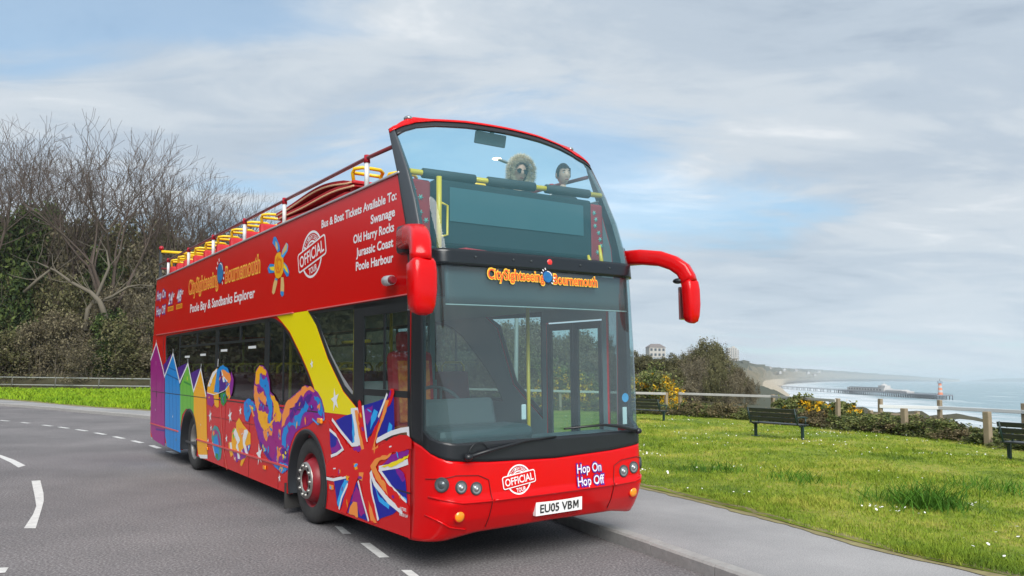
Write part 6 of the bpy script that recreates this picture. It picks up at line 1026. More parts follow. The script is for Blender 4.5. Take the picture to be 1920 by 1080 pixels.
def rail_fence(name, label, P, rails, h, mat=m_wrail, w=.12, z0=None, rw=.10, group=None, deep=.045, top=False):
    r = empty(name, (P[0][0],P[0][1],GZ)); tag(r, label, 'fence', group); o = Vector(r.location)
    for x, y in P:
        mb = MB(); post(mb, x-o.x, y-o.y, h, w, (z0 if z0 is not None else GZ-.05)-o.z, random.uniform(-.03,.03)); mb.build('post', m_wood, r)
    for z in rails:
        for (x0,y0),(x1,y1) in zip(P[:-1],P[1:]):
            d = Vector((x1-x0,y1-y0,0)); q = Matrix.Rotation(math.atan2(d.y,d.x),3,'Z'); c = Vector(((x0+x1)/2-o.x,(y0+y1)/2-o.y,z+(z0-GZ+.05 if z0 is not None else 0))); nf = q @ Vector((0,-.075,0)) if not top else Vector((0,0,0))
            mb = MB(); mb.box(c+nf, (d.length+.02, deep, rw), q, bev=.01); mb.build('rail', mat, r)
    return r
rail_fence('rail_fence', 'timber post fence with pale flat rail running behind the benches', [(6.75,31.3),(9.55,28.6),(10.15,24.4)], [.86], .98, rw=.09)
rail_fence('rail_fence', 'pale rail fence ending beside the yellow gorse behind the bus', [(-2.5,37.5),(2.2,35.0),(6.45,32.6)], [.82], .92, rw=.10)
rail_fence('rail_fence', 'tall post fence with white rail at the cliff edge above the sea', [(12.3,26.2),(13.9,25.5),(15.0,23.0),(16.2,18.4)], [1.52], 1.82, z0=-.79, rw=.11, mat=M('white_rail', (.66,.68,.68), .6))
rail_fence('rail_fence', 'low dark two-rail fence with short posts beside the bramble', [(11.25,24.6),(12.4,24.0)], [.46], .62, mat=m_wood, rw=.07)
for (x,y,h,lb) in ((10.88,21.75,.80,'square timber bollard at the lawn edge in front of the low dark fence'),(11.35,18.75,.86,'largest square timber bollard, near the bench at the right edge')):
    bo = MB(); bo.box((0,0,h/2-.05),(.15,.15,h), Matrix.Rotation(.5,3,'Z'), bev=.02); o = bo.build('bollard', m_wood); o.location = (x,y,GZ); tag(o, lb, 'bollard', 'timber bollards along the lawn edge')
# metal railing before the wood, far left
rl = [(-58,62.5),(-50,62),(-46,61.8),(-42.0,61.6),(-39.0,61.4),(-35.5,61.2),(-32,61.0),(-28,61),(-24,60.8),(-20,60.6),(-16,60.5)]
r = empty('metal_railing', (rl[0][0],rl[0][1],0)); tag(r, 'long low metal railing between the grass verge and the wood', 'railing'); o = Vector(r.location)
m_gal = M('galvanised', (.34,.36,.36), .5, metal=.3)
for x, y in rl: mb = MB(); mb.tube([(x-o.x,y-o.y,0),(x-o.x,y-o.y,1.02)], .055, 8); mb.build('post', M('post_dark', (.10,.10,.09), .7), r)
for z in (.95,.38):
    mb = MB(); mb.tube([(x-o.x,y-o.y,z) for x, y in rl], .045, 8); mb.build('rail', m_gal, r)
# street lamp behind the bus, lit
pl0 = gpt(976, 760, 0); D = 31.0; top = dpt(972, 310, D); hd_ = dpt(925, 297, D)
la = empty('street_lamp', (top.x, D, 0)); tag(la, 'tall street lamp with a lit lantern rising behind the top deck of the bus', 'street lamp'); o = Vector(la.location)
mb = MB(); mb.tube([(0,0,0),(0,0,2),(0,0,top.z-.2),(-.12,0,top.z-.02)], [.10,.09,.05,.045], 10); mb.build('column', m_gal, la)
mb = MB(); mb.tube([(-.10,0,top.z-.04),(-.45,0,top.z+.10),(-.62,0,top.z+.17),(-1.02,0,hd_.z+.03)], [.05,.10,.11,.06], 12, flat=.55); lt = mb.build('lantern', M('lantern_grey', (.16,.17,.18), .5), la)
mb = MB(); mb.ball((-.88,0,hd_.z-.02), (.20,.10,.06), 12); mb.build('lamp', M('lamp_lit', (1,.85,.5), .4, emit=((1,.78,.38), 3.0)), lt)
# ------------------------------------------------------------------ buildings and pier
m_wall = M('white_render', (.46,.45,.44), .8); m_roof = M('roof_tile', (.17,.15,.145), .8); m_pane = M('window_pane', (.06,.08,.10), .2); m_cream = M('pale_wall', (.42,.40,.37), .8)
def building(name, label, c, w, d, h, roof, floors, bays, rz=0.0, cat='building', group=None, wall=m_wall):
    r = empty(name, c, rz); tag(r, label, cat, group); mb = MB(); mb.box((0,0,h/2),(w,d,h)); wl = mb.build('wall', wall, r)
    mb = MB()
    if roof > 0: mb.add([(-w/2-.3,-d/2-.3,h),(w/2+.3,-d/2-.3,h),(w/2+.3,d/2+.3,h),(-w/2-.3,d/2+.3,h),(-w*.28,0,h+roof),(w*.28,0,h+roof)],[(0,1,5,4),(2,3,4,5),(1,2,5),(3,0,4),(3,2,1,0)])
    else: mb.box((0,0,h+.3),(w*.96,d*.96,.6)); mb.box((w*.2,0,h+1.4),(w*.3,d*.4,2.0))
    mb.build('roof', m_roof if roof > 0 else wall, r)
    fh = h/floors; bw = w/bays
    for f in range(floors):
        for b in range(bays):
            mb = MB(); mb.box((-w/2+bw*(b+.5), -d/2-.03, fh*(f+.52)),(bw*.55,.08,fh*.5)); mb.build('window', m_pane, r)
    return r
q = dpt(1229,656,520); building('house', 'low pale clifftop house half hidden behind the scrub beside the bus', (q.x,520,q.z-5), 11, 8, 6.6, 2.4, 2, 4, .15, 'house', wall=m_cream)
q = dpt(1376,676,1000); building('tower_block', 'pale concrete tower block on the far clifftop', (q.x,1010,q.z-4), 11, 10, 16+4, 0, 8, 4, 0, 'tower block', wall=m_cream)
q = dpt(1386,676,1000); building('tower_block', 'second narrower tower block beside the pale tower on the far clifftop', (q.x+1,1022,q.z-4), 8, 8, 14+4, 0, 7, 3, .1, 'tower block', wall=m_wall)
hs = [(1412,686,1300),(1444,690,1900),(1470,694,2300),(1492,694.5,2900),(1515,699,3000),(1535,697,3600),(1462,699,2150),(1528,703,3200)]
for i, (x,y,D) in enumerate(hs):
    p = dpt(x,y,D); k = D/1460; building('house', ['small pale house on the near far-off cliff slope','small white house on the hazy middle cliff','distant pale house among the cliff trees'][i%3], (p.x,D,p.z-2*k), 5*k, 6*k, 3.4*k, 1.2*k if i%2 else 0, 1, 2, 0, 'house', 'far houses along the cliff', m_cream if i%2 else m_wall)
DZ = -15.6
pe = gpt(1772,741.5,DZ); ps = gpt(1583,731.5,DZ); pj_ = gpt(1436,722.5,DZ)
m_deck = M('pier_deck', (.16,.17,.20), .8); m_pile = M('pier_pile', (.07,.08,.10), .8)
pier = empty('pier', (ps.x,ps.y,DZ)); tag(pier, 'long seaside pier on dark piles running out from the beach', 'pier'); o = Vector(pier.location)
def deck(a, b, w, th, name):
    d = (b-a); q = Matrix.Rotation(math.atan2(d.y,d.x),3,'Z'); mb = MB(); mb.box((a+b)/2-o, (d.length, w, th), q); return mb.build(name, m_deck, pier)
deck(ps, pe, 17, 1.0, 'deck'); deck(pj_, ps, 6, .7, 'walkway')
def row(a, b, w, n, r, name, z0, z1):
    mb = MB(); d = (b-a); q = Matrix.Rotation(math.atan2(d.y,d.x),3,'Z')
    for i in range(n+1):
        for s in (-1,0,1): p = a+d*(i/n)-o+q @ Vector((0,s*w/2,0)); mb.tube([(p.x,p.y,z0),(p.x,p.y,z1)], r, 5)
    return mb.build(name, m_pile, pier)
row(ps, pe, 15.5, 46, .55, 'piles', SEA-DZ-1, -.4); row(pj_, ps, 5, 14, .5, 'piles', SEA-DZ-1, -.3)
for s in (-1,1):
    d = (pe-ps); q = Matrix.Rotation(math.atan2(d.y,d.x),3,'Z'); mb = MB(); mb.tube([ps-o+q @ Vector((0,s*8.3,1.5)), pe-o+q @ Vector((0,s*8.3,1.5))], .14, 5)
    for i in range(60): p = ps-o+d*(i/59)+q @ Vector((0,s*8.3,0)); mb.tube([(p.x,p.y,.4),(p.x,p.y,1.5)], .09, 4)
    mb.build('railing', m_pile, pier)
d = (pj_-ps); q = Matrix.Rotation(math.atan2(d.y,d.x),3,'Z'); mb = MB(); mb.tube([Vector((0,0,1.4))+q @ Vector((0,-2.8,0)), pj_-o+Vector((0,0,1.4))+q @ Vector((0,-2.8,0))], .16, 5)
for i in range(30): p = d*(i/29)+q @ Vector((0,-2.8,0)); mb.tube([(p.x,p.y,.3),(p.x,p.y,1.4)], .1, 4)
mb.build('railing', m_pile, pier)
ax = (pe-ps); ang = math.atan2(ax.y,ax.x); Q4 = Matrix.Rotation(ang,4,'Z')
def on_pier(f, dz=.5): p = ps+ax*f; return Vector((p.x,p.y,DZ+dz))
L_ = ax.length
pv = empty('pavilion', on_pier(.30), ang); tag(pv, 'long white pavilion with dark roof on the pier deck', 'pavilion')
mb = MB(); mb.box((0,0,2.3),(L_*.42,11,4.6)); mb.build('wall', m_wall, pv); mb = MB(); mb.box((-L_*.01,0,4.9),(L_*.34,11.6,.7)); mb.build('roof', M('slate', (.10,.11,.13), .7), pv)
for i in range(12): mb = MB(); mb.box((-L_*.18+L_*.032*i,-5.6,2.6),(L_*.02,.3,2.2)); mb.build('window', m_pane, pv)
mb = MB(); mb.box((L_*.17,0,5.6),(L_*.07,7,5.0)); mb.lathe([(4.2,8.0),(2.6,9.4),(.3,10.2),(.15,12.5),(0,12.6)], (L_*.17,0,0), 'Z', 12); mb.build('turret', m_wall, pv)
hl_ = empty('hall', on_pier(.60), ang); tag(hl_, 'low white arched hall on the pier between the pavilion and the tower', 'hall')
mb = MB(); mb.box((0,0,1.1),(L_*.24,9,2.2)); mb.build('wall', m_wall, hl_); mb = MB()
A = np.linspace(0,PI,9); V_ = [(x, 5.0*math.cos(a), 2.2+1.5*math.sin(a)) for x in (-L_*.08,L_*.08) for a in A]; mb.add(V_, [(i,i+1,9+i+1,9+i) for i in range(8)]+[tuple(range(9)),tuple(range(17,8,-1))]); mb.build('roof', m_wall, hl_)
tw = empty('observation_tower', on_pier(.965), ang); tag(tw, 'orange and white banded tower at the seaward end of the pier', 'tower')
m_or = M('tower_orange', lin(214,118,70), .6)
for i in range(5): z0, z1 = i*2.5, (i+1)*2.5; k0, k1 = 2.7-.22*i, 2.7-.22*(i+1); mb = MB(); mb.lathe([(k0,z0),(k1,z1)], (0,0,0), 'Z', 8); mb.build('band', m_or if i%2 == 0 else m_wall, tw)
mb = MB(); mb.box((0,0,12.8),(4.2,4.2,.6)); mb.box((0,0,14.6),(3.6,3.6,.4))
for x in (-1.6,1.6):
    for y in (-1.6,1.6): mb.tube([(x,y,13),(x,y,14.6)], .2, 4)
mb.build('platform', M('tower_blue_grey', (.18,.24,.33), .6), tw); mb = MB(); mb.tube([(0,0,14.6),(0,0,17)], .25, 5); mb.build('mast', m_pile, tw)
# ------------------------------------------------------------------ vegetation
m_bark = M('bark', (.10,.088,.07), .9, noise=(1.5,.6,(.07,.075,.045))); m_twig = M('twig', (.105,.082,.068), .9, noise=(.8,.6,(.085,.058,.05)))
m_pale = M('pale_branch', (.135,.118,.092), .9)
def leafmat(name, c1, c2, c3, sc=.9):
    m = M(name, c1, .75, spec=.25); t = m.node_tree; p = t.nodes['Principled BSDF']; g = t.nodes.new('ShaderNodeNewGeometry')
    n = t.nodes.new('ShaderNodeTexNoise'); n.inputs['Scale'].default_value = sc; n.inputs['Detail'].default_value = 5; n.inputs['Roughness'].default_value = .7; t.links.new(g.outputs['Position'], n.inputs['Vector'])
    r = t.nodes.new('ShaderNodeValToRGB'); e = r.color_ramp.elements; e[0].position = .3; e[0].color = (*c1,1); e[1].position = .7; e[1].color = (*c3,1); k = e.new(.5); k.color = (*c2,1)
    rp_ = t.nodes.new('ShaderNodeMath'); rp_.operation = 'MULTIPLY_ADD'; rp_.inputs[1].default_value = .5; rp_.inputs[2].default_value = -.25
    t.links.new(g.outputs['Random Per Island'], rp_.inputs[0]); a = t.nodes.new('ShaderNodeMath'); a.operation = 'ADD'; t.links.new(rp_.outputs[0], a.inputs[0]); t.links.new(n.outputs['Fac'], a.inputs[1])
    t.links.new(a.outputs[0], r.inputs[0]); t.links.new(r.outputs[0], p.inputs['Base Color']); return m
m_ivy = leafmat('ivy_leaf', (.016,.034,.010), (.042,.075,.020), (.10,.135,.035))
m_olive = leafmat('olive_leaf', (.055,.058,.025), (.10,.098,.042), (.16,.15,.07))
m_dry = leafmat('dry_scrub', (.085,.070,.042), (.135,.115,.070), (.20,.175,.11))
m_bush = leafmat('bush_leaf', (.045,.075,.018), (.10,.125,.035), (.20,.21,.07), 2.0)
m_gorse = leafmat('gorse_flower', (.48,.25,.008), (.66,.38,.01), (.80,.55,.03), 3.0)
def tubes(segs, name, mats, midx=None, parent=None):
    """segs: array (n,8): p0 xyz, p1 xyz, r0, r1 -> three-sided tubes"""
    S = np.asarray(segs, float); d = S[:,3:6]-S[:,0:3]; ln = np.linalg.norm(d,axis=1,keepdims=True)+1e-9; d /= ln
    ref = np.where(np.abs(d[:,2:3]) < .9, np.array([[0,0,1.0]]), np.array([[1.0,0,0]])); u = np.cross(d, ref); u /= np.linalg.norm(u,axis=1,keepdims=True)+1e-9; w = np.cross(d,u); n = len(S); k = 4 if n < 3000 else 3
    V = np.zeros((n,2*k,3))
    for i in range(k):
        a = 2*PI*i/k; o = u*math.cos(a)+w*math.sin(a); V[:,i] = S[:,0:3]+o*S[:,6:7]; V[:,k+i] = S[:,3:6]+o*S[:,7:8]
    base = (np.arange(n)*2*k)[:,None]; F = np.concatenate([base+np.array([[i,(i+1)%k,k+(i+1)%k,k+i]]) for i in range(k)], 0)
    return fast_mesh(name, V.reshape(-1,3), F, mats, smooth=True)
def branch_tree(seed, H, trunk_r, spread, levels=6, forks=(2,3), bare=.22, up=.25, ratio=.78, limbs=4, tip=.013):
    rg = np.random.default_rng(seed); segs_t = []; segs_c = []
    def grow(p, d, L, r, lev):
        n = 3 if lev < 3 else 2; q = p.copy(); r0 = r
        for i in range(n):
            d = d+rg.normal(0,.065+.022*lev,3); d[2] += up*.30; d /= np.linalg.norm(d); nx = q+d*L/n; r1 = max(tip, r0*(1-.28/n))
            (segs_t if lev == 0 else segs_c).append((*q,*nx,r0,r1)); q = nx; r0 = r1
            if lev >= 2 and lev < levels and rg.random() < .24: side(q, d, L*.6, r0*.5, lev+1)
        if lev >= levels: return
        m = limbs if lev == 0 else rg.integers(forks[0], forks[1]+1)
        az = rg.random()*2*PI
        for k in range(m):
            ang = (spread*(.65+.7*rg.random())) if lev > 0 else spread*(.5+.9*rg.random()); a = az+2*PI*k/m+rg.normal(0,.35)
            e = np.array([math.cos(a),math.sin(a),0]); e -= d*np.dot(e,d); e /= np.linalg.norm(e)+1e-9
            nd_ = d*math.cos(ang)+e*math.sin(ang); grow(q, nd_, L*ratio*(.8+.4*rg.random()) if lev else H*.24*(.85+.3*rg.random()), max(tip, r0*(.73 if lev else .66)), lev+1)
    def side(q, d, L, r, lev):
        a = rg.normal(0,1,3); a -= d*np.dot(a,d); a /= np.linalg.norm(a)+1e-9; grow2(q, d*.55+a*.8, L, max(tip,r), lev)
    def grow2(p, d, L, r, lev): 
        if lev > levels: return
        grow(p, d/np.linalg.norm(d), L, r, lev)
    grow(np.zeros(3), np.array([rg.normal(0,.04),rg.normal(0,.04),1.0]), H*bare, trunk_r, 0)
    return np.array(segs_t), np.array(segs_c)
def leaves(rg, centers, n, spread, size, flat=.0):
    c = centers[rg.integers(0,len(centers),n)]+rg.normal(0,1,(n,3))*spread; a = rg.normal(0,1,(n,3)); a /= np.linalg.norm(a,axis=1,keepdims=True); b = np.cross(a, rg.normal(0,1,(n,3))); b /= np.linalg.norm(b,axis=1,keepdims=True)+1e-9
    s = (size*(.5+rg.random(n)))[:,None]; V = np.stack([c-a*s, c+b*s*.55, c+a*s, c-b*s*.55],1); F = np.arange(n*4).reshape(n,4); return V.reshape(-1,3), F
PROTO = {}
def proto(kind, build):
    if kind not in PROTO: PROTO[kind] = build()
    return PROTO[kind]
def put(kind, build, name, label, cat, group, loc, sc, rz):
    """first call builds the plant, later calls copy it with its parts"""
    if kind in PROTO: o = copy_tree(PROTO[kind])
    else: PROTO[kind] = o = build(name)
    o.location = loc; o.scale = sc if isinstance(sc, tuple) else (sc,)*3; o.rotation_euler = (0,0,rz); tag(o, label, cat, group); return o
def bare(seed, H, tr, sp, lv, **k):
    def f(name):
        t, c = branch_tree(seed, H, tr, sp, lv, **k); o = link(name, tubes(t, 'trunk', [m_bark])); crown = link('crown', tubes(c, 'crown', [m_twig]), o)
        z = c[:,5]; o['h'] = float(np.percentile(z, 99.95)); return o
    return f
BT = [('bare1', bare(11,20,.46,.40,6,up=.40)), ('bare2', bare(23,20,.42,.46,6,up=.34,limbs=5)), ('bare3', bare(37,20,.36,.36,6,up=.42,limbs=4)), ('bare4', bare(41,20,.42,.44,6,up=.36,limbs=5))]
def ground_z(x, y): return float(bank_h(np.array([x]), np.array([y]))[0])-.2
trees = [(-20,64,'bare1',218,'bare tree at the far left of the wood'),(62,70,'bare3',222,'bare tree with steep limbs second from the left'),(140,67,'bare2',212,'tall bare tree left of the widest crown'),(222,65,'bare4',212,'widest bare tree in the wood, left of the bus'),
    (300,72,'bare1',258,'bare tree behind the widest crown'),(345,68,'bare3',285,'slender bare tree above the rear of the bus'),(398,70,'bare2',312,'bare tree above the second seat row of the bus'),(448,72,'bare4',338,'lower bare tree above the middle of the deck rail'),(492,76,'bare1',378,'smallest bare tree at the right end of the wood'),
    (12,80,'bare2',222,'bare tree in the second row at the left edge')]
for i, (px_, D, kd, ytop, lb) in enumerate(trees):
    top = dpt(px_, ytop+14, D); b_ = dict(BT)[kd]; z0 = ground_z(top.x, D)
    o = put(kd, b_, 'bare_tree', lb, 'tree', 'leafless trees of the wood', (top.x, D, z0), 1, i*1.37); k = (top.z-z0)/o['h']; o.scale = (k*1.0,k*1.0,k)
# scrub, ivy and evergreen undergrowth of the wood: individual shrubs and ivy-clad trunks
def scrub(seed, H, Wd, ntw, nlf, mleaf, lsize, mtw=None, stems=9):
    def f(name):
        rg = np.random.default_rng(seed); segs = []; cent = []
        for k in range(stems):
            a = rg.random()*2*PI; base = np.array([math.cos(a),math.sin(a),0])*Wd*.22*rg.random(); d = np.array([math.cos(a)*.35,math.sin(a)*.35,1.0])
            def g(p, d, L, r, lv):
                q = p
                for i in range(3):
                    d = d+rg.normal(0,.22,3); d[2] += .05; d = d/np.linalg.norm(d); nx = q+d*L/3; segs.append((*q,*nx,r,r*.8)); q = nx
                    if lv > 0: cent.append(q)
                if lv < 4:
                    for _ in range(3 if lv < 3 else 2): e = d+rg.normal(0,.62,3); g(q, e/np.linalg.norm(e), L*.66, r*.62, lv+1)
            g(base, d/np.linalg.norm(d), H*.36*(.7+.5*rg.random()), H*.010, 0)
        S = np.array(segs); cent = np.array(cent); kx = Wd/2/np.percentile(np.abs(cent[:,:2]),97); kz = H/np.percentile(cent[:,2],99)
        for j in (0,3): S[:,j:j+2] *= kx; S[:,j+2] *= kz
        cent[:,:2] *= kx; cent[:,2] *= kz; cent[:,2] = np.maximum(cent[:,2], .05)
        low = np.stack([rg.normal(0,Wd*.24,400), rg.normal(0,Wd*.24,400), rg.random(400)*H*.55],1); cent = np.concatenate([cent, low])
        o = link(name, tubes(S, 'stems', [mtw or m_twig])); V, F = leaves(rg, cent, nlf, H*.035, lsize); link('foliage', fast_mesh('foliage', V, F, [mleaf]), o); return o
    return f
SC = dict(scrubA=scrub(1,6,6.5,0,7000,m_olive,.13), scrubB=scrub(2,6,6,0,6500,m_dry,.11,m_pale), ivyA=scrub(3,8,4.2,0,9000,m_ivy,.15,m_bark,7), scrubC=scrub(4,6,7,0,5000,m_dry,.10,m_pale,12))
wood = []
rw = random.Random(5)
for row_, (D, n, yt) in enumerate(((63.5,13,600),(66,12,520),(70,12,455),(75,12,425),(81,12,405))):
    for i in range(n):
        px_ = -30+ (620/n)*(i+rw.uniform(.1,.9)); prof = yt+max(0,px_-150)*.16+rw.uniform(-28,35); kd = rw.choice(['scrubA','scrubB','ivyA','scrubC','scrubA'] if row_ < 3 else ['scrubA','scrubC','scrubA','ivyA']); wood.append((px_, D+rw.uniform(-1.3,1.3), kd, prof))
wood += [(8,64.0,'ivyA',470),(215,63.5,'ivyA',590),(30,66,'ivyA',400),(195,67,'ivyA',480)]
WL = dict(scrubA='olive green shrub in the undergrowth of the wood', scrubB='twiggy brown shrub in the undergrowth of the wood', ivyA='dark ivy-clad evergreen in the undergrowth of the wood', scrubC='grey-brown leafless thicket in the undergrowth of the wood')
HT = dict(scrubA=6,scrubB=6,ivyA=8,scrubC=6)
for i, (px_, D, kd, yt) in enumerate(wood):
    top = dpt(px_, yt, D); z0 = ground_z(top.x, D); k = max(.35,(top.z-z0)/HT[kd]); nm = 'ivy_clad_tree' if kd == 'ivyA' else 'shrub'
    kw = min(max(k*.7,.7),1.35); put(kd, SC[kd], nm, WL[kd], 'tree' if kd == 'ivyA' else 'shrub', {'scrubA':'olive shrubs of the wood','scrubB':'brown shrubs of the wood','ivyA':'ivy-clad evergreens of the wood','scrubC':'grey thickets of the wood'}[kd], (top.x, D, z0), (kw,kw,k), i*2.1)
# the wood goes on beyond the left edge of the photograph (mirrored in the bus's flank and windows): one mass
rg = np.random.default_rng(77); cen = []
for i in range(110):
    a = math.radians(rg.uniform(41,128)); D = rg.uniform(46,66); h = rg.uniform(5,11) if D < 56 else rg.uniform(10,16); c = np.array([-math.sin(a)*D, math.cos(a)*D, 0])
    q = rg.normal(0,1,(60,3)); q /= np.linalg.norm(q,axis=1,keepdims=True); q *= np.array([3.6,3.6,h*.5])*rg.random((60,1))**.4; q[:,2] += h*.5; cen.append(c+q)
for i in range(46):
    a = math.radians(rg.uniform(37,66)); D = rg.uniform(70,84); h = rg.uniform(9,15); c = np.array([-math.sin(a)*D, math.cos(a)*D, 2.0]); q = rg.normal(0,1,(60,3)); q /= np.linalg.norm(q,axis=1,keepdims=True); q *= np.array([4,4,h*.5])*rg.random((60,1))**.4; q[:,2] += h*.5; cen.append(c+q)
cen = np.concatenate(cen); V, F = leaves(rg, cen, 170000, .6, .21); tag(link('wood', fast_mesh('wood', V, F, [m_olive])), kind='stuff')
# leaning pale limbs in front of the wood
def limb(P, r, lb):
    mb = MB(); mb.tube(P, r, 7)
    rg = random.Random(len(P)+int(P[0][0]*7))
    for k in range(1,len(P)):
        for _ in range(2):
            d = Vector((rg.uniform(-1,1),rg.uniform(-.5,.5),rg.uniform(-.1,1))).normalized(); p = Vector(P[k]); mb.tube([p,p+d*.8+Vector((0,0,.1)),p+d*1.7+Vector((rg.uniform(-.3,.3),0,.4)),p+d*2.5+Vector((rg.uniform(-.5,.5),0,.7))], [.05,.035,.022,.01], 4)
    return tag(mb.build('fallen_tree', m_pale), lb, 'tree', 'leaning pale trees at the front of the wood')
def PX(l, D): return [dpt(x,y,D+i*.15) for i,(x,y) in enumerate(l)]
limb(PX([(200,600),(187,565),(170,548),(135,530),(105,508),(70,492)],62.6), [.26,.22,.17,.13,.09,.05], 'leaning pale tree bending left over the undergrowth')
limb(PX([(180,568),(210,556),(240,538),(262,534),(292,537)],62.8), [.14,.12,.09,.06,.04], 'pale branch reaching right towards the rear of the bus')
limb(PX([(45,548),(70,525),(95,505)],63), [.13,.12,.08], 'short pale leaning trunk at the left of the wood')
limb(PX([(160,620),(165,580),(180,560),(205,500),(200,470)],63.4), [.24,.2,.16,.10,.06], 'upright pale trunk in the middle of the wood')
# brown scrub mound beyond the fence on the right, and on behind the bus
HT2 = dict(scrubA=6,scrubB=6,scrubC=6,ivyA=8)
mound = []
top_y = lambda px_: float(np.interp(px_, [560,700,850,1000,1120,1200,1250,1300,1330,1360,1390,1415,1440], [560,590,600,605,630,662,660,648,640,664,690,715,738]))
for row_, (D, n, off) in enumerate(((46,14,55),(50,15,28),(55,15,8),(60,14,0))):
    for i in range(n):
        px_ = 840+ (600/n)*(i+rw.uniform(.1,.9)); y = top_y(px_)+off*(1.0 if px_ < 1330 else .55)+rw.uniform(0,14); y = min(y, 735+0*i)
        if px_ > 1405: continue
        mound.append((px_, D+rw.uniform(-1.5,1.5), rw.choice(['scrubB','scrubC','scrubA','scrubB']), y))
mound += [(1326,54,'scrubA',640),(1345,52,'scrubA',655),(1385,52,'scrubB',692),(1408,50,'scrubB',716),(1300,51,'scrubC',668)]
for i, (px_, D, kd, yt) in enumerate(mound):
    top = dpt(px_, yt, D); z0 = float(mound_h(np.array([top.x]), np.array([D]))[0])-.15; k = (top.z-z0)/HT2[kd]
    if k < .08: continue
    kw = min(max(k*.8,.32), .85)*(.55 if px_ > 1335 else .8 if px_ > 1300 else 1); put(kd, SC[kd], 'shrub', {'scrubA':'dark olive bush on the scrub mound beyond the fence','scrubB':'brown leafless bush on the scrub mound beyond the fence','scrubC':'grey twiggy thicket on the scrub mound beyond the fence'}[kd], 'shrub', {'scrubA':'olive bushes of the scrub mound','scrubB':'brown bushes of the scrub mound','scrubC':'grey thickets of the scrub mound'}[kd], (top.x,D,z0), (kw,kw,k), i*1.7)
# low hedge of bramble along the fence
hb_ = scrub(8,1.0,1.6,0,3600,m_bush,.040,m_pale,10); hd2 = scrub(9,1.0,1.7,0,3000,leafmat('bramble_leaf',(.06,.055,.02),(.12,.10,.045),(.22,.17,.09),2.0),.038,m_pale,12)
hedge = []
for (x0,y0),(x1,y1),n,h in (((4.9,32.4),(9.3,28.0),13,.80),((9.2,27.6),(10.2,23.6),8,.72),((10.5,23.9),(11.9,19.6),13,.72),((11.7,19.4),(12.4,15.5),8,.62),((11.6,25.0),(12.4,21),6,.4),((-3,39),(5,34),10,.8),((12.3,20.5),(12.9,16.5),7,.45)):
    for i in range(n):
        f = (i+rw.random()*.8)/n; hedge.append((x0+(x1-x0)*f+rw.uniform(-.25,.25), y0+(y1-y0)*f+rw.uniform(-.3,.3), h*rw.uniform(.7,1.2)))
for i, (x,y,h) in enumerate(hedge):
    kd, fn = (('brA',hb_),('brB',hd2))[rw.random() < .35]
    put(kd, fn, 'bramble', 'low green bramble in the hedge along the clifftop fence' if kd == 'brA' else 'low brownish bramble in the hedge along the clifftop fence', 'bramble', 'green brambles along the fence' if kd == 'brA' else 'brownish brambles along the fence', (x,y,.08), (rw.uniform(.7,1.0),rw.uniform(.7,1.0),h*.68), i*1.9)
# gorse in flower
def gorse(seed, Wd, H, nf):
    def f(name):
        rg = np.random.default_rng(seed); o = scrub(seed,H,Wd,0,5200,m_bush,.05,m_bark,12)(name)
        n = 260; th = rg.random(n)*2*PI; ph = np.arccos(rg.random(n)*.95); c = np.stack([np.cos(th)*np.sin(ph)*Wd*.5, np.sin(th)*np.sin(ph)*Wd*.5, np.cos(ph)*H*.88+.1],1)*(.72+.3*rg.random((n,1))); V, F = leaves(rg, c, nf, .055, .045); link('flowers', fast_mesh('flowers', V, F, [m_gorse]), o); return o
    return f
for i, (x,y,w,h,nf,lb) in enumerate(((6.2,34.6,3.0,2.0,5200,'large yellow gorse in flower beside the bus front and rail fence'),(10.0,26.4,1.9,1.02,2200,'small yellow gorse in flower behind the middle bench'),(2.6,36.8,3.2,2.2,4200,'yellow gorse seen through the bus windscreen'),(10.75,25.3,1.2,.85,900,'low end clump of yellow gorse next to the fence post'))):
    o = gorse(60+i,w,h,nf)('gorse_bush'); o.location = (x,y,.05); tag(o, lb, 'gorse', 'gorse bushes in flower')
# ------------------------------------------------------------------ grass and daisies
def pip_lawn(P): return inside(P, LAWN_POLY)
def scatter(n, a0, a1, r0, r1, seed):
    rg = np.random.default_rng(seed); a = a0+(a1-a0)*rg.random(n); r = r0*(r1/r0)**rg.random(n); P = np.stack([np.sin(a)*r, np.cos(a)*r],1); return P[pip_lawn(P)], rg
def blades(P, rg, h, w, name, mat, lean=.5):
    n = len(P); z = .135+lawn_z(P[:,0],P[:,1]); hh = h*(.5+rg.random(n)); az = rg.random(n)*2*PI; W_ = w[:,None]*np.stack([np.cos(az),np.sin(az),np.zeros(n)],1); ln = rg.normal(0,lean,(n,2))*np.asarray(hh)[:,None]
    base = np.stack([P[:,0],P[:,1],z],1); mid = base+np.stack([ln[:,0]*.4,ln[:,1]*.4,hh*.6],1); tip = base+np.stack([ln[:,0],ln[:,1],hh],1)
    V = np.stack([base-W_, base+W_, mid+W_*.7, tip, mid-W_*.7],1).reshape(-1,3); b = (np.arange(n)*5)[:,None]; F = np.concatenate([b+np.array([[0,1,2,4]]), b+np.array([[4,2,3,3]])],0)
    me = bpy.data.meshes.new(name); F1 = (b+np.array([[0,1,2]])); F2 = b+np.array([[0,2,4]]); F3 = b+np.array([[4,2,3]]); return tag(link(name, fast_mesh(name, V, np.concatenate([F1,F2,F3]), [mat], k=3)), kind='stuff')
P, rg = scatter(190000, math.radians(6), math.radians(36), 7.0, 40, 21); r = np.linalg.norm(P,axis=1)
cl_ = vnoise(P[:,0],P[:,1],.8,4)*.6+vnoise(P[:,0],P[:,1],2.3,6)*.4; keep = rg.random(len(P)) < .35+.9*cl_; P = P[keep]; cl_ = cl_[keep]; r = r[keep]
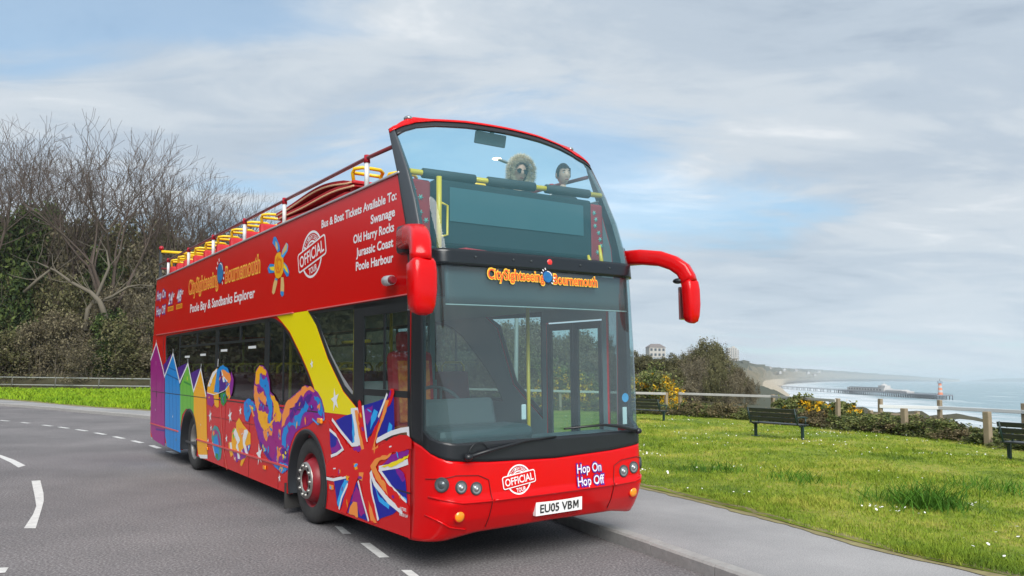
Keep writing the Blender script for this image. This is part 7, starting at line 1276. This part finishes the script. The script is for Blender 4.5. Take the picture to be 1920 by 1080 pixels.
blades(P, rg, .024+.095*np.clip(cl_-.25,0,1)**1.5, np.maximum(.0028, r*.00042), 'grass', m_blade)
P, rg = scatter(60000, math.radians(-40), math.radians(-15), 28, 66, 22); r = np.linalg.norm(P,axis=1)
blades(P, rg, .10+.14*vnoise(P[:,0],P[:,1],.6,4), r*.0006, 'grass', grass_mat('verge_blade', [(.10,.21,.012),(.20,.33,.014),(.30,.40,.02)]))
# blades leaning over the pavement edge
rg = np.random.default_rng(44); q = by_length(GRASS, .004); q = q[(q[:,1] > 5.0)&(q[:,1] < 26)]; q = q[rg.random(len(q)) < .22+.75*(vnoise(q[:,0],q[:,1],2.1,7) > .45)]; P = q+rg.normal(0,.05,q.shape)+np.array([.05,.02])
blades(P, rg, np.full(len(P),.045), np.full(len(P),.0035), 'grass', m_blade, .7)
# one long rank tussock and a few lesser ones
for (cx,cy_,n,h,sp) in ((5.2,9.85,360,.26,.20),(5.0,10.1,140,.18,.26),(4.3,11.9,160,.16,.28),(6.9,11.2,160,.16,.3),(3.4,13.2,160,.15,.3)):
    rg = np.random.default_rng(int(cx*100)); P = np.stack([rg.normal(cx,sp,n),rg.normal(cy_,sp,n)],1); o = blades(P, rg, np.full(n,h), np.full(n,.006), 'grass', grass_mat('tussock_blade', [(.035,.10,.012),(.06,.16,.014),(.12,.24,.02)]), .7)
# daisies: each patch a scatter of small white flowers
rg = np.random.default_rng(31); pc = np.stack([rg.uniform(1.8,14,105), rg.uniform(6.5,30,105)],1); pc = pc[pip_lawn(pc)]; P = np.concatenate([c+rg.normal(0,1,(rg.integers(2,20),2))*np.array([.34,.16])*rg.uniform(.5,1.4) for c in pc]+[np.stack([rg.uniform(1.8,14,110), rg.uniform(6.5,30,110)],1)]); P = P[pip_lawn(P)]
n = len(P); z = .135+lawn_z(P[:,0],P[:,1])+.055+rg.random(n)*.03; k = 8; rr = .009+.008*rg.random(n); A = np.linspace(0,2*PI,k,endpoint=False); tilt = rg.normal(0,.35,(n,2))
V = np.zeros((n,k,3)); 
for i in range(k): V[:,i,0] = P[:,0]+rr*math.cos(A[i]); V[:,i,1] = P[:,1]+rr*math.sin(A[i]); V[:,i,2] = z+rr*(math.cos(A[i])*tilt[:,0]+math.sin(A[i])*tilt[:,1])
F = np.arange(n*k).reshape(n,k); me = fast_mesh('daisies', V.reshape(-1,3), F, [M('daisy_white', (.80,.80,.76), .6)], k=k); tag(link('daisies', me), kind='stuff')
# ------------------------------------------------------------------ sea air
hzb = MB(); hzb.box((4500,5600,12.0),(16000,12800,68)); m = bpy.data.materials.new('sea_haze'); m.use_nodes = True; t = m.node_tree; t.nodes.clear()
pv_ = t.nodes.new('ShaderNodeVolumePrincipled'); pv_.inputs['Color'].default_value = (.86,.92,.97,1); pv_.inputs['Density'].default_value = HAZE; pv_.inputs['Anisotropy'].default_value = .2
t.links.new(pv_.outputs[0], t.nodes.new('ShaderNodeOutputMaterial').inputs['Volume'])
if HAZE > 0: tag(hzb.build('haze', m), kind='stuff')
